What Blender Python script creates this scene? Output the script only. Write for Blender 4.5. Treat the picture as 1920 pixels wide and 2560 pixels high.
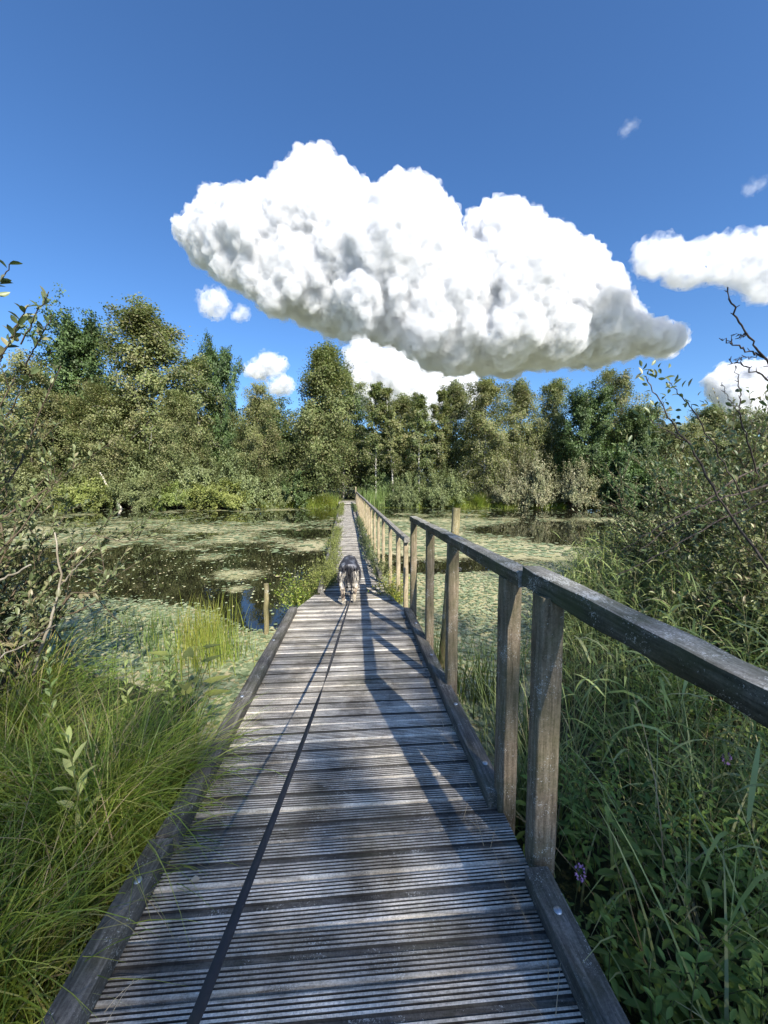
import bpy, math, random
import numpy as np
from mathutils import Vector, Matrix, Euler
from mathutils import noise as mnoise

for o in list(bpy.data.objects): bpy.data.objects.remove(o)
sc = bpy.context.scene
COL = sc.collection
R = math.radians

# ------------------------------------------------------------------ camera
EYE = 1.45
cd = bpy.data.cameras.new('camera'); cam = bpy.data.objects.new('camera', cd); COL.objects.link(cam)
cd.sensor_fit = 'HORIZONTAL'; cd.sensor_width = 26.0; cd.lens = 13.007
cd.clip_start = 0.02; cd.clip_end = 20000
cam.location = (0, 0, EYE); cam.rotation_euler = (R(90 - 4.55), 0, 0)
sc.camera = cam
# ------------------------------------------------------------------ sky + sun
SUN_EL, SUN_AZ = 38.0, 153.2          # azimuth clockwise from +Y: behind the camera, to the right
w = bpy.data.worlds.new('World'); sc.world = w; w.use_nodes = True
nt = w.node_tree; nt.nodes.clear()
sky = nt.nodes.new('ShaderNodeTexSky'); sky.sky_type = 'NISHITA'; sky.sun_disc = False
sky.sun_elevation = R(SUN_EL); sky.sun_rotation = R(SUN_AZ)
sky.altitude = 0; sky.air_density = 1.0; sky.dust_density = 0.7; sky.ozone_density = 9.0
bg = nt.nodes.new('ShaderNodeBackground'); bg.inputs[1].default_value = 0.095
wo = nt.nodes.new('ShaderNodeOutputWorld')
hsv = nt.nodes.new('ShaderNodeHueSaturation'); hsv.inputs['Saturation'].default_value = 1.05; hsv.inputs['Value'].default_value = 0.98
nt.links.new(sky.outputs[0], hsv.inputs['Color']); nt.links.new(hsv.outputs[0], bg.inputs[0]); nt.links.new(bg.outputs[0], wo.inputs[0])
sl = bpy.data.lights.new('sun', 'SUN'); sl.energy = 4.3; sl.angle = R(0.55); sl.color = (1.0, 0.93, 0.82)
so = bpy.data.objects.new('sun', sl); COL.objects.link(so)
sdir = Vector((math.sin(R(SUN_AZ)) * math.cos(R(SUN_EL)), math.cos(R(SUN_AZ)) * math.cos(R(SUN_EL)), math.sin(R(SUN_EL))))
so.rotation_euler = sdir.to_track_quat('Z', 'Y').to_euler(); so.location = (6, -12, 14)
vs = sc.view_settings; vs.view_transform = 'Standard'; vs.look = 'None'; vs.gamma = 1; vs.exposure = 1.15
sc.cycles.use_denoising = True
sc.cycles.max_bounces = 32; sc.cycles.diffuse_bounces = 7; sc.cycles.glossy_bounces = 3
sc.cycles.transmission_bounces = 7; sc.cycles.volume_bounces = 28; sc.cycles.transparent_max_bounces = 16
# ------------------------------------------------------------------ helpers
rng = np.random.default_rng(11)
WZ = -0.55                                        # water level

def tag(o, label=None, cat=None, group=None, kind=None):
    if label: o['label'] = label
    if cat: o['category'] = cat
    if group: o['group'] = group
    if kind: o['kind'] = kind
    return o
def empty(name, loc=(0, 0, 0), label=None, cat=None, group=None):
    o = bpy.data.objects.new(name, None); COL.objects.link(o); o.location = loc; o.empty_display_size = .2
    return tag(o, label, cat, group)
def unit(a): return a / (np.linalg.norm(a, axis=-1, keepdims=True) + 1e-12)
def rdir(n, r=rng): return unit(r.normal(size=(n, 3)))

class MB:
    """collects vertex and face arrays, with one random value per face, and links them as ONE mesh object"""
    def __init__(s): s.V = []; s.n = 0; s.F = []; s.A = []; s.M = []
    def add(s, V, F, a=None, mi=0):
        V = np.asarray(V, float).reshape(-1, 3); F = np.asarray(F, int)
        s.V.append(V); s.F.append(F + s.n); s.n += len(V)
        s.A.append(np.full(len(F), .5) if a is None else np.broadcast_to(np.asarray(a, float), (len(F),)))
        s.M.append(np.full(len(F), mi))
    def mesh(s, name, mats, smooth=False):
        V = np.vstack(s.V); me = bpy.data.meshes.new(name)
        me.vertices.add(len(V)); me.vertices.foreach_set('co', V.astype(np.float32).ravel())
        loops = np.concatenate([f.ravel() for f in s.F]); tot = np.concatenate([np.full(len(f), f.shape[1]) for f in s.F])
        me.loops.add(len(loops)); me.loops.foreach_set('vertex_index', loops.astype(np.int32))
        me.polygons.add(len(tot)); me.polygons.foreach_set('loop_start', (np.cumsum(tot) - tot).astype(np.int32))
        me.update(calc_edges=True)
        at = me.attributes.new('rnd', 'FLOAT', 'FACE'); at.data.foreach_set('value', np.concatenate(s.A).astype(np.float32))
        for m in (mats if isinstance(mats, (list, tuple)) else [mats]): me.materials.append(m)
        me.polygons.foreach_set('material_index', np.concatenate(s.M).astype(np.int32))
        if smooth: me.polygons.foreach_set('use_smooth', [True] * len(tot))
        me.validate(); return me
    def build(s, name, mats, parent=None, smooth=False, loc=None):
        o = bpy.data.objects.new(name, s.mesh(name, mats, smooth)); COL.objects.link(o)
        if parent: o.parent = parent
        if loc is not None: o.location = loc
        return o

def box(mb, c, d, M=None, a=None, mi=0, bev=0.0):
    """a box with chamfered long edges; d = full sizes"""
    x, y, z = [q / 2 for q in d]
    if bev:
        b = bev; prof = [(-x + b, -z), (x - b, -z), (x, -z + b), (x, z - b), (x - b, z), (-x + b, z), (-x, z - b), (-x, -z + b)]
    else: prof = [(-x, -z), (x, -z), (x, z), (-x, z)]
    n = len(prof); V = [(p[0], -y, p[1]) for p in prof] + [(p[0], y, p[1]) for p in prof]
    V = np.array(V, float)
    if M is not None: V = V @ np.array(M).T
    V = V + np.array(c)
    mb.add(V, [[i, (i + 1) % n, n + (i + 1) % n, n + i][::-1] for i in range(n)], a, mi)
    mb.add(V, [list(range(n))], a, mi); mb.F[-1] = mb.F[-1] - 0
    mb.add(V, [list(range(n, 2 * n))[::-1]], a, mi)

def tubes(mb, P, Rd, sides=5, a=None, mi=0, cap=False):
    """P (n,K,3) centre lines, Rd (n,K) radii"""
    P = np.asarray(P, float); Rd = np.asarray(Rd, float)
    if P.ndim == 2: P = P[None]; Rd = Rd[None]
    n, K, _ = P.shape
    T = np.empty_like(P); T[:, 1:-1] = P[:, 2:] - P[:, :-2]; T[:, 0] = P[:, 1] - P[:, 0]; T[:, -1] = P[:, -1] - P[:, -2]; T = unit(T)
    main = unit(P[:, -1] - P[:, 0])
    ref = np.where(np.abs(main[:, 2:3]) > .8, np.array([[1., 0, 0]]), np.array([[0, 0, 1.]]))[:, None, :]
    U = unit(np.cross(T, np.broadcast_to(ref, T.shape))); W = np.cross(T, U)
    an = np.arange(sides) * 2 * np.pi / sides
    V = P[:, :, None, :] + Rd[:, :, None, None] * (np.cos(an)[None, None, :, None] * U[:, :, None, :] + np.sin(an)[None, None, :, None] * W[:, :, None, :])
    idx = np.arange(n * K * sides).reshape(n, K, sides)
    i0 = idx[:, :-1]; i1 = idx[:, 1:]
    F = np.stack([i0, np.roll(i0, -1, 2), np.roll(i1, -1, 2), i1], -1).reshape(-1, 4)
    aa = None if a is None else np.repeat(np.broadcast_to(a, (n,)), (K - 1) * sides)
    mb.add(V.reshape(-1, 3), F, aa, mi)
    if cap:
        mb.add(V.reshape(-1, 3), idx[:, -1].reshape(n, sides), None if a is None else np.broadcast_to(a, (n,)), mi)
        mb.add(V.reshape(-1, 3), idx[:, 0].reshape(n, sides)[:, ::-1], None if a is None else np.broadcast_to(a, (n,)), mi)

def ribbons(mb, P, Wd, side=None, a=None, mi=0, r=rng):
    """P (n,K,3) centre lines of blades, Wd (n,K) widths"""
    n, K, _ = P.shape
    T = unit(P[:, -1] - P[:, 0])
    if side is None:
        side = unit(np.cross(T, rdir(n, r)))
    S = side[:, None, :] * Wd[:, :, None] / 2
    V = np.stack([P - S, P + S], 2)
    idx = np.arange(n * K * 2).reshape(n, K, 2)
    F = np.stack([idx[:, :-1, 0], idx[:, :-1, 1], idx[:, 1:, 1], idx[:, 1:, 0]], -1).reshape(-1, 4)
    aa = None if a is None else np.repeat(np.broadcast_to(a, (n,)), K - 1)
    mb.add(V.reshape(-1, 3), F, aa, mi)

def leaves(mb, P, D, N, L, Wd, a=None, mi=0, fold=.25, wide=.45):
    """rhomb leaves of one quad each, slightly folded"""
    n = len(P); D = unit(D); S = unit(np.cross(D, N)); N = np.cross(S, D)
    L = np.broadcast_to(L, (n,))[:, None]; Wd = np.broadcast_to(Wd, (n,))[:, None]
    b = P; t = P + D * L - N * L * .08; l = P + D * L * wide + S * Wd / 2 + N * Wd * fold; q = P + D * L * wide - S * Wd / 2 + N * Wd * fold
    V = np.stack([b, q, t, l], 1)
    mb.add(V.reshape(-1, 3), np.arange(n * 4).reshape(n, 4), a, mi)

def leaves6(mb, P, D, N, L, Wd, a=None, mi=0, fold=.22, curl=.18):
    """close-up leaves: two halves folded about the midrib, drooping tip, rounded outline"""
    n = len(P); D = unit(D); S = unit(np.cross(D, N)); N = np.cross(S, D)
    L = np.broadcast_to(L, (n,))[:, None]; Wd = np.broadcast_to(Wd, (n,))[:, None]
    ts = [(0, 0), (.22, .62), (.5, 1.0), (.78, .72), (1, 0)]
    rows = []
    for t, ww in ts:
        c = P + D * L * t - N * L * curl * t * t
        rows.append((c, c + S * Wd / 2 * ww + N * Wd * fold * ww, c - S * Wd / 2 * ww + N * Wd * fold * ww))
    V = np.stack([rows[0][0], rows[1][0], rows[2][0], rows[3][0], rows[4][0], rows[1][1], rows[2][1], rows[3][1], rows[1][2], rows[2][2], rows[3][2]], 1)
    b = np.arange(n)[:, None] * 11
    tri = np.concatenate([b + [0, 1, 5], b + [3, 4, 7], b + [0, 8, 1], b + [3, 10, 4]], 0)
    qd = np.concatenate([b + [1, 2, 6, 5], b + [2, 3, 7, 6], b + [8, 9, 2, 1], b + [9, 10, 3, 2]], 0)
    V = V.reshape(-1, 3); a = np.broadcast_to(.5 if a is None else a, (n,))
    mb.add(V, tri, np.tile(a, 4), mi); mb.F.append(qd + (mb.n - len(V))); mb.A.append(np.tile(a, 4)); mb.M.append(np.full(len(qd), mi))

# ------------------------------------------------------------------ materials
def newmat(name):
    m = bpy.data.materials.new(name); m.use_nodes = True; n = m.node_tree; n.nodes.clear()
    return m, n
def N(n, t, **k):
    x = n.nodes.new(t)
    for a, b in k.items(): setattr(x, a, b)
    return x
def ramp(n, fac, stops, interp='LINEAR'):
    r = N(n, 'ShaderNodeValToRGB'); r.color_ramp.interpolation = interp
    e = r.color_ramp.elements
    while len(e) < len(stops): e.new(.5)
    for i, (p, c) in enumerate(stops): e[i].position = p; e[i].color = (*c, 1) if len(c) == 3 else c
    n.links.new(fac, r.inputs[0]); return r.outputs[0]
def mix(n, f, a, b, mode='MIX'):
    x = N(n, 'ShaderNodeMix', data_type='RGBA', blend_type=mode)
    for s, v in ((x.inputs[0], f), (x.inputs[6], a), (x.inputs[7], b)):
        if isinstance(v, (int, float)): s.default_value = v
        elif isinstance(v, tuple): s.default_value = (*v, 1)
        else: n.links.new(v, s)
    return x.outputs[2]
def noise(n, scale, detail=4, rough=.6, vec=None, dist=0):
    x = N(n, 'ShaderNodeTexNoise'); x.inputs['Scale'].default_value = scale; x.inputs['Detail'].default_value = detail
    x.inputs['Roughness'].default_value = rough; x.inputs['Distortion'].default_value = dist
    if vec is not None: n.links.new(vec, x.inputs['Vector'])
    return x.outputs[0]
def coords(n, scale=(1, 1, 1), kind='Object'):
    t = N(n, 'ShaderNodeTexCoord'); m = N(n, 'ShaderNodeMapping'); m.inputs['Scale'].default_value = scale
    n.links.new(t.outputs[kind], m.inputs[0]); return m.outputs[0]
def attr(n, name='rnd'):
    a = N(n, 'ShaderNodeAttribute'); a.attribute_name = name; return a.outputs['Fac']

def leafmat(name, cols, trans=.3, rough=.5, gloss=.35, clump=0.6, tint=None, hue=.0):
    """leaf faces: colour by a random value of each leaf and by slow clumps through the crown; light passes through"""
    m, n = newmat(name); out = N(n, 'ShaderNodeOutputMaterial')
    c = ramp(n, attr(n), [(i / max(1, len(cols) - 1), q) for i, q in enumerate(cols)])
    nz = noise(n, clump, 3, .6, coords(n))
    hs = N(n, 'ShaderNodeHueSaturation'); n.links.new(c, hs.inputs['Color'])
    mr = N(n, 'ShaderNodeMapRange'); mr.inputs['From Min'].default_value = .3; mr.inputs['From Max'].default_value = .7
    mr.inputs['To Min'].default_value = .62; mr.inputs['To Max'].default_value = 1.4; n.links.new(nz, mr.inputs[0]); n.links.new(mr.outputs[0], hs.inputs['Value'])
    oi = N(n, 'ShaderNodeObjectInfo'); mh = N(n, 'ShaderNodeMapRange'); mh.inputs['To Min'].default_value = .485; mh.inputs['To Max'].default_value = .515
    n.links.new(oi.outputs['Random'], mh.inputs[0]); n.links.new(mh.outputs[0], hs.inputs['Hue'])
    p = N(n, 'ShaderNodeBsdfPrincipled'); p.inputs['Roughness'].default_value = rough; p.inputs['Specular IOR Level'].default_value = gloss
    n.links.new(hs.outputs[0], p.inputs['Base Color'])
    t = N(n, 'ShaderNodeBsdfTranslucent'); g = mix(n, .5, hs.outputs[0], (.9, 1.0, .25), 'MULTIPLY'); n.links.new(g, t.inputs[0])
    ms = N(n, 'ShaderNodeMixShader'); ms.inputs[0].default_value = trans
    n.links.new(p.outputs[0], ms.inputs[1]); n.links.new(t.outputs[0], ms.inputs[2]); n.links.new(ms.outputs[0], out.inputs[0])
    return m

def woodmat(name, cols, axis='Y', lichen=.0, algae=.0, grain=1.0, bump=.4, rough=.85, speck=0.0, perboard=0.0):
    """weathered timber: long grain, checks, lichen flecks and green film"""
    m, n = newmat(name); out = N(n, 'ShaderNodeOutputMaterial')
    sc_ = {'X': (5, 70, 70), 'Y': (70, 5, 70), 'Z': (70, 70, 5)}[axis]
    v = coords(n, sc_); g = noise(n, grain, 5, .65, v, .3)
    v2 = coords(n); blot = noise(n, 4.0, 5, .65, v2)
    c = ramp(n, g, [(.3, cols[0]), (.5, cols[1]), (.72, cols[2])])
    b2 = ramp(n, blot, [(.34, (.36, .35, .33)), (.5, (.9, .9, .9)), (.66, (1.2, 1.2, 1.18))]); c = mix(n, .85, c, b2, 'MULTIPLY')
    fine = noise(n, 130, 5, .8, v2); c = mix(n, .7, c, ramp(n, fine, [(.36, (.45, .45, .44)), (.52, (1, 1, 1)), (.66, (1.35, 1.34, 1.3))]), 'MULTIPLY')
    if perboard:
        pb = ramp(n, attr(n), [(0, (1 - perboard,) * 3), (1, (1 + perboard,) * 3)]); c = mix(n, 1.0, c, pb, 'MULTIPLY')
    if algae:
        al = noise(n, 2.3, 5, .7, v2); f = ramp(n, al, [(.5 - .1 * algae, (0, 0, 0)), (.72 - .1 * algae, (.75 * algae,) * 3)])
        c = mix(n, f, c, (.075, .085, .03))
    if lichen:
        l1 = noise(n, 170, 4, .8, v2); l2 = noise(n, 7, 6, .8, v2)
        mm = N(n, 'ShaderNodeMath', operation='MULTIPLY'); n.links.new(l1, mm.inputs[0]); n.links.new(l2, mm.inputs[1])
        t0 = .345 - .055 * lichen
        f = ramp(n, mm.outputs[0], [(t0, (0, 0, 0)), (t0 + .035, (.85, .85, .85))]); c = mix(n, f, c, (.56, .56, .51))
    p = N(n, 'ShaderNodeBsdfPrincipled'); p.inputs['Roughness'].default_value = rough; p.inputs['Specular IOR Level'].default_value = .3
    n.links.new(c, p.inputs['Base Color'])
    bm_ = N(n, 'ShaderNodeBump'); bm_.inputs['Strength'].default_value = bump; bm_.inputs['Distance'].default_value = .004
    n.links.new(g, bm_.inputs['Height']); n.links.new(bm_.outputs[0], p.inputs['Normal'])
    n.links.new(p.outputs[0], out.inputs[0]); return m

def plain(name, col, rough=.6, metal=0, spec=.5):
    m, n = newmat(name); out = N(n, 'ShaderNodeOutputMaterial'); p = N(n, 'ShaderNodeBsdfPrincipled')
    nz = noise(n, 30, 3, .6, coords(n)); c = mix(n, .5, (*col,), ramp(n, nz, [(.3, tuple(q * .6 for q in col)), (.7, tuple(min(1, q * 1.4) for q in col))]))
    n.links.new(c, p.inputs['Base Color']); p.inputs['Roughness'].default_value = rough; p.inputs['Metallic'].default_value = metal; p.inputs['Specular IOR Level'].default_value = spec
    n.links.new(p.outputs[0], out.inputs[0]); return m
def barkmat(name, a, b, scale=9, st=(1, 1, .35), birch=False):
    m, n = newmat(name); out = N(n, 'ShaderNodeOutputMaterial'); p = N(n, 'ShaderNodeBsdfPrincipled')
    v = coords(n, (1, 1, 4) if birch else st); g = noise(n, scale, 4, .7, v)
    c = ramp(n, g, [(.38, a), (.5 if birch else .65, b)]); n.links.new(c, p.inputs['Base Color']); p.inputs['Roughness'].default_value = .9
    p.inputs['Specular IOR Level'].default_value = .2
    n.links.new(p.outputs[0], out.inputs[0]); return m

# ------------------------------------------------------------------ terrain and water
NX = [-60, -30, -14, -6, -4, -2.9, -1.9, -1.45, -1.15, -.9, .7, .95, 1.3, 2.0, 4.0, 6.0, 10, 14, 20, 26, 60]
NY = [14, 11, 8, 5.6, 4.3, 3.9, 3.45, 2.95, 2.3, 2.0, 2.1, 2.7, 3.5, 4.7, 7.9, 10.5, 14.5, 18.5, 25, 31, 40]
def near_shore(x): return np.interp(x, NX, NY)
def far_shore(x): return 29.6 + .5 * np.sin(x * .55) + .35 * np.sin(x * 1.7 + 1) - 10 * np.clip((np.abs(x + 4) - 24) / 20, 0, 1) ** 2 * 1.5
def pond_depth(x, y):
    return np.minimum((y - near_shore(x)), (far_shore(x) - y))
def terrain(x, y):
    w_ = pond_depth(x, y)
    bank = np.interp(-w_, [-3, -.6, 0, .35, 1.2, 4, 12, 60, 400], [-1.5, -1.0, -.57, -.44, -.36, -.2, .05, .4, 1.5])
    bump = .035 * np.sin(x * 3.1 + y) * np.sin(y * 2.7) + .05 * np.sin(x * .9) * np.cos(y * .8 + 1)
    return bank + bump * (w_ < -.2)
def graded(lo, hi, fine_lo, fine_hi, st):
    a = np.arange(fine_lo, fine_hi + 1e-6, st)
    up = [fine_hi]; s = st
    while up[-1] < hi: s *= 1.25; up.append(up[-1] + s)
    dn = [fine_lo]; s = st
    while dn[-1] > lo: s *= 1.25; dn.append(dn[-1] - s)
    return np.concatenate([dn[:0:-1], a, up[1:]])
def sheet(name, xs, ys, zf, mat):
    X, Y = np.meshgrid(xs, ys); Z = zf(X, Y); nx, ny = len(xs), len(ys)
    i = np.arange(nx * ny).reshape(ny, nx)
    F = np.stack([i[:-1, :-1], i[:-1, 1:], i[1:, 1:], i[1:, :-1]], -1).reshape(-1, 4)
    mb = MB(); mb.add(np.stack([X, Y, Z], -1).reshape(-1, 3), F); return mb.build(name, mat, smooth=True), X, Y

m, n = newmat('marsh soil'); out = N(n, 'ShaderNodeOutputMaterial'); p = N(n, 'ShaderNodeBsdfPrincipled')
v = coords(n); a1 = noise(n, 1.1, 6, .7, v); a2 = noise(n, 25, 5, .7, v)
c = ramp(n, a1, [(.35, (.03, .035, .012)), (.5, (.06, .075, .02)), (.68, (.1, .085, .045))]); c = mix(n, .6, c, ramp(n, a2, [(.3, (.35,) * 3), (.7, (1.5,) * 3)]), 'MULTIPLY')
ge = N(n, 'ShaderNodeNewGeometry'); ln = N(n, 'ShaderNodeVectorMath', operation='LENGTH'); n.links.new(ge.outputs['Position'], ln.inputs[0])
dv = N(n, 'ShaderNodeMath', operation='MULTIPLY'); dv.inputs[1].default_value = .005; n.links.new(ln.outputs['Value'], dv.inputs[0])
c = mix(n, ramp(n, dv.outputs[0], [(.35, (0, 0, 0)), (.6, (1, 1, 1))]), c, ramp(n, noise(n, .004, 4, .6, v), [(.4, (.16, .19, .08)), (.6, (.27, .25, .16))]))   # pale unseen fields beyond the wood, added to bounce light onto the clouds
n.links.new(c, p.inputs['Base Color']); p.inputs['Roughness'].default_value = .95
b = N(n, 'ShaderNodeBump'); b.inputs['Distance'].default_value = .05; n.links.new(a2, b.inputs['Height']); n.links.new(b.outputs[0], p.inputs['Normal'])
n.links.new(p.outputs[0], out.inputs[0])
ground, _, _ = sheet('ground', graded(-9000, 9000, -12, 14, .25), graded(-6000, 9000, -3, 33, .25), terrain, m)
tag(ground, kind='structure')

# cover of floating plants, 0..1, in metres
def fbm(x, y, s, seed=0, o=4):
    """cheap value noise, vectorised"""
    r = np.zeros_like(x, dtype=float); amp = .5; tot = 0
    for k in range(o):
        g = np.random.default_rng(seed + k * 7 + 1).random((64, 64)); u = x * s * 2 ** k; v_ = y * s * 2 ** k
        i = np.floor(u).astype(int); j = np.floor(v_).astype(int); fu = u - i; fv = v_ - j; fu = fu * fu * (3 - 2 * fu); fv = fv * fv * (3 - 2 * fv)
        g00 = g[j % 64, i % 64]; g10 = g[j % 64, (i + 1) % 64]; g01 = g[(j + 1) % 64, i % 64]; g11 = g[(j + 1) % 64, (i + 1) % 64]
        r += amp * ((g00 * (1 - fu) + g10 * fu) * (1 - fv) + (g01 * (1 - fu) + g11 * fu) * fv); tot += amp; amp *= .5
    return r / tot
def bump2(x, y, cx, cy, rx, ry): return np.exp(-(((x - cx) / rx) ** 2 + ((y - cy) / ry) ** 2) ** 1.5)
def cover(x, y):
    wob = (fbm(x, y, .22, 5) - .5) * 2; wob2 = (fbm(x + 40, y, .9, 9) - .5) * 2
    yy = y + wob * 1.2 + wob2 * .5
    xl = x + .1 * y                                  # distance from the line of the boardwalk
    left = np.interp(yy, [3, 5.0, 5.6, 6.2, 9.3, 10.3, 11.5, 16.5, 19, 30], [.97, .95, .8, .04, .05, .42, .66, .62, .34, .36])
    right = np.interp(yy, [2, 8.2, 8.8, 9.6, 10.3, 19, 22, 30], [.9, .86, .6, .55, .92, .9, .3, .22])
    c_ = np.where(xl < -.2, left, right)
    c_ = c_ + .42 * bump2(x, y, -2.6, 8.3, 1.5, .9) + .5 * bump2(x, y, -2.3, 7.0, .8, .4)
    c_ = c_ - 1.2 * bump2(x, y, -1.8, 6.2, .68, 1.3)   # open gap by the stake where the sky shows
    c_ = c_ - .95 * bump2(x + wob2, y, 8.2, 15.8, 4.6, 3.6) - .7 * bump2(x, y, .9, 8.7, 1.8, .5) - .7 * bump2(x, y, -2.2, 14.8, 1.2, .9)
    c_ = c_ + .45 * wob + .3 * wob2 + .35 * (fbm(x + 9, y * 2.2, .5, 31) - .5)
    return np.clip(c_, 0, 1)

m, n = newmat('pond water'); out = N(n, 'ShaderNodeOutputMaterial')
wp = N(n, 'ShaderNodeBsdfPrincipled'); wp.inputs['Base Color'].default_value = (.012, .012, .006, 1); wp.inputs['Roughness'].default_value = .015; wp.inputs['IOR'].default_value = 1.45
v = coords(n); rip = noise(n, 2.2, 2, .5, v)
b = N(n, 'ShaderNodeBump'); b.inputs['Distance'].default_value = .0012; b.inputs['Strength'].default_value = 1; n.links.new(rip, b.inputs['Height']); n.links.new(b.outputs[0], wp.inputs['Normal'])
fp = N(n, 'ShaderNodeBsdfPrincipled'); fp.inputs['Roughness'].default_value = .55; fp.inputs['Specular IOR Level'].default_value = .5
f1 = noise(n, 9, 6, .75, v); f2 = noise(n, 60, 4, .7, v); f3 = noise(n, .7, 4, .6, v)
fc = ramp(n, f2, [(.34, (.11, .105, .045)), (.46, (.36, .345, .19)), (.66, (.6, .56, .38))]); fc = mix(n, .55, fc, ramp(n, f3, [(.38, (.62, .66, .4)), (.62, (1.1, 1.05, 1.0))]), 'MULTIPLY')
n.links.new(fc, fp.inputs['Base Color'])
ma = N(n, 'ShaderNodeMath', operation='MULTIPLY'); n.links.new(f1, ma.inputs[0]); ma.inputs[1].default_value = .9
mb_ = N(n, 'ShaderNodeMath', operation='ADD'); n.links.new(f2, mb_.inputs[0]); mb_.inputs[1].default_value = -.5
mc = N(n, 'ShaderNodeMath', operation='MULTIPLY_ADD'); n.links.new(mb_.outputs[0], mc.inputs[0]); mc.inputs[1].default_value = 1.1; n.links.new(ma.outputs[0], mc.inputs[2])
md = N(n, 'ShaderNodeMath', operation='SUBTRACT'); n.links.new(attr(n, 'cover'), md.inputs[0]); n.links.new(mc.outputs[0], md.inputs[1])
ff = ramp(n, md.outputs[0], [(.06, (0, 0, 0)), (.12, (1, 1, 1))])
ms = N(n, 'ShaderNodeMixShader'); n.links.new(ff, ms.inputs[0]); n.links.new(wp.outputs[0], ms.inputs[1]); n.links.new(fp.outputs[0], ms.inputs[2]); n.links.new(ms.outputs[0], out.inputs[0])
water, X, Y = sheet('water', graded(-90, 90, -16, 20, .12), np.arange(.6, 46, .12), lambda x, y: np.full(x.shape, WZ), m)
at = water.data.attributes.new('cover', 'FLOAT', 'POINT'); at.data.foreach_set('value', cover(X, Y).ravel().astype(np.float32))
tag(water, kind='structure')

# floating leaves: thousands of small round pads
padmat, n = newmat('floating leaf'); out = N(n, 'ShaderNodeOutputMaterial'); p = N(n, 'ShaderNodeBsdfPrincipled')
c = ramp(n, attr(n), [(0, (.08, .12, .05)), (.45, (.19, .24, .12)), (.8, (.36, .4, .23)), (1, (.5, .43, .24))]); n.links.new(c, p.inputs['Base Color'])
p.inputs['Roughness'].default_value = .5; p.inputs['Specular IOR Level'].default_value = .35; n.links.new(p.outputs[0], out.inputs[0])
def pads(mb, x0, x1, y0, y1, n, r0, r1, thr, lift=.006, mul=1.0, tilt=.07):
    r = rng; x = r.uniform(x0, x1, n); y = r.uniform(y0, y1, n)
    k = (pond_depth(x, y) > .02) & (cover(x, y) * mul > thr + (1 - thr) * r.random(n)) ; x, y = x[k], y[k]; n = len(x)
    rad = r.uniform(r0, r1, n) * r.uniform(.6, 1, n); an = np.arange(7) * 2 * np.pi / 7.35
    ph = r.uniform(0, 6.28, n); tx, ty = r.normal(0, tilt, n), r.normal(0, tilt, n)
    c_, s_ = np.cos(ph[:, None] + an), np.sin(ph[:, None] + an)
    jig = 1 + r.normal(0, .06, (n, 7))
    dx = c_ * rad[:, None] * jig; dy = s_ * rad[:, None] * jig
    z = WZ + lift + r.uniform(0, .006, n)[:, None] + np.abs(dx * tx[:, None] + dy * ty[:, None])
    V = np.stack([x[:, None] + dx, y[:, None] + dy, z], -1)
    mb.add(V.reshape(-1, 3), np.arange(n * 7).reshape(n, 7), np.clip(r.normal(.5, .25, n), 0, 1))
mb = MB()
pads(mb, -7, -.9, 2.2, 6.6, 26000, .018, .042, .15, tilt=.14)
pads(mb, -1, 5, 1.8, 9.5, 26000, .018, .045, .3, tilt=.12)
pads(mb, -9, -.8, 6, 10.5, 3000, .02, .06, .24)
pads(mb, -14, 10, 10, 19, 11000, .05, .13, .3)
pads(mb, -26, 24, 17, 30, 10000, .07, .15, .14)
# sparse single leaves on the open dark water
x = rng.uniform(-8, -1.6, 340); y = rng.uniform(5.6, 10.6, 340); rad = rng.uniform(.006, .026, 340) ; an = np.arange(7) * 2 * np.pi / 7
V = np.stack([x[:, None] + np.cos(an) * rad[:, None], y[:, None] + np.sin(an) * rad[:, None], np.full((340, 7), WZ + .008) + np.sin(an) * .004], -1); mb.add(V.reshape(-1, 3), np.arange(340 * 7).reshape(340, 7), rng.uniform(.5, 1, 340))
tag(mb.build('floating_leaves', padmat), 'countless pale green floating leaves spread over the dark pond', 'pondweed', kind='stuff')
# ------------------------------------------------------------------ clouds
def unproj(px, py, d):
    """a pixel of the 1659 x 2212 photograph to a point d metres north of the camera (used to read real sizes off it)"""
    p = R(4.55); x = (px - 829.5) / 830; v = -(py - 1106) / 830
    c, s = math.cos(p), math.sin(p)
    ry = c + v * s; t = d / ry
    return np.array([t * x, d, EYE + t * (-s + v * c)])

def ico(sub=2):
    import bmesh
    bm = bmesh.new(); bmesh.ops.create_icosphere(bm, subdivisions=sub, radius=1)
    V = np.array([v.co[:] for v in bm.verts]); F = np.array([[v.index for v in f.verts] for f in bm.faces]); bm.free()
    return V, F
ICO_V, ICO_F = ico(2)

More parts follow.
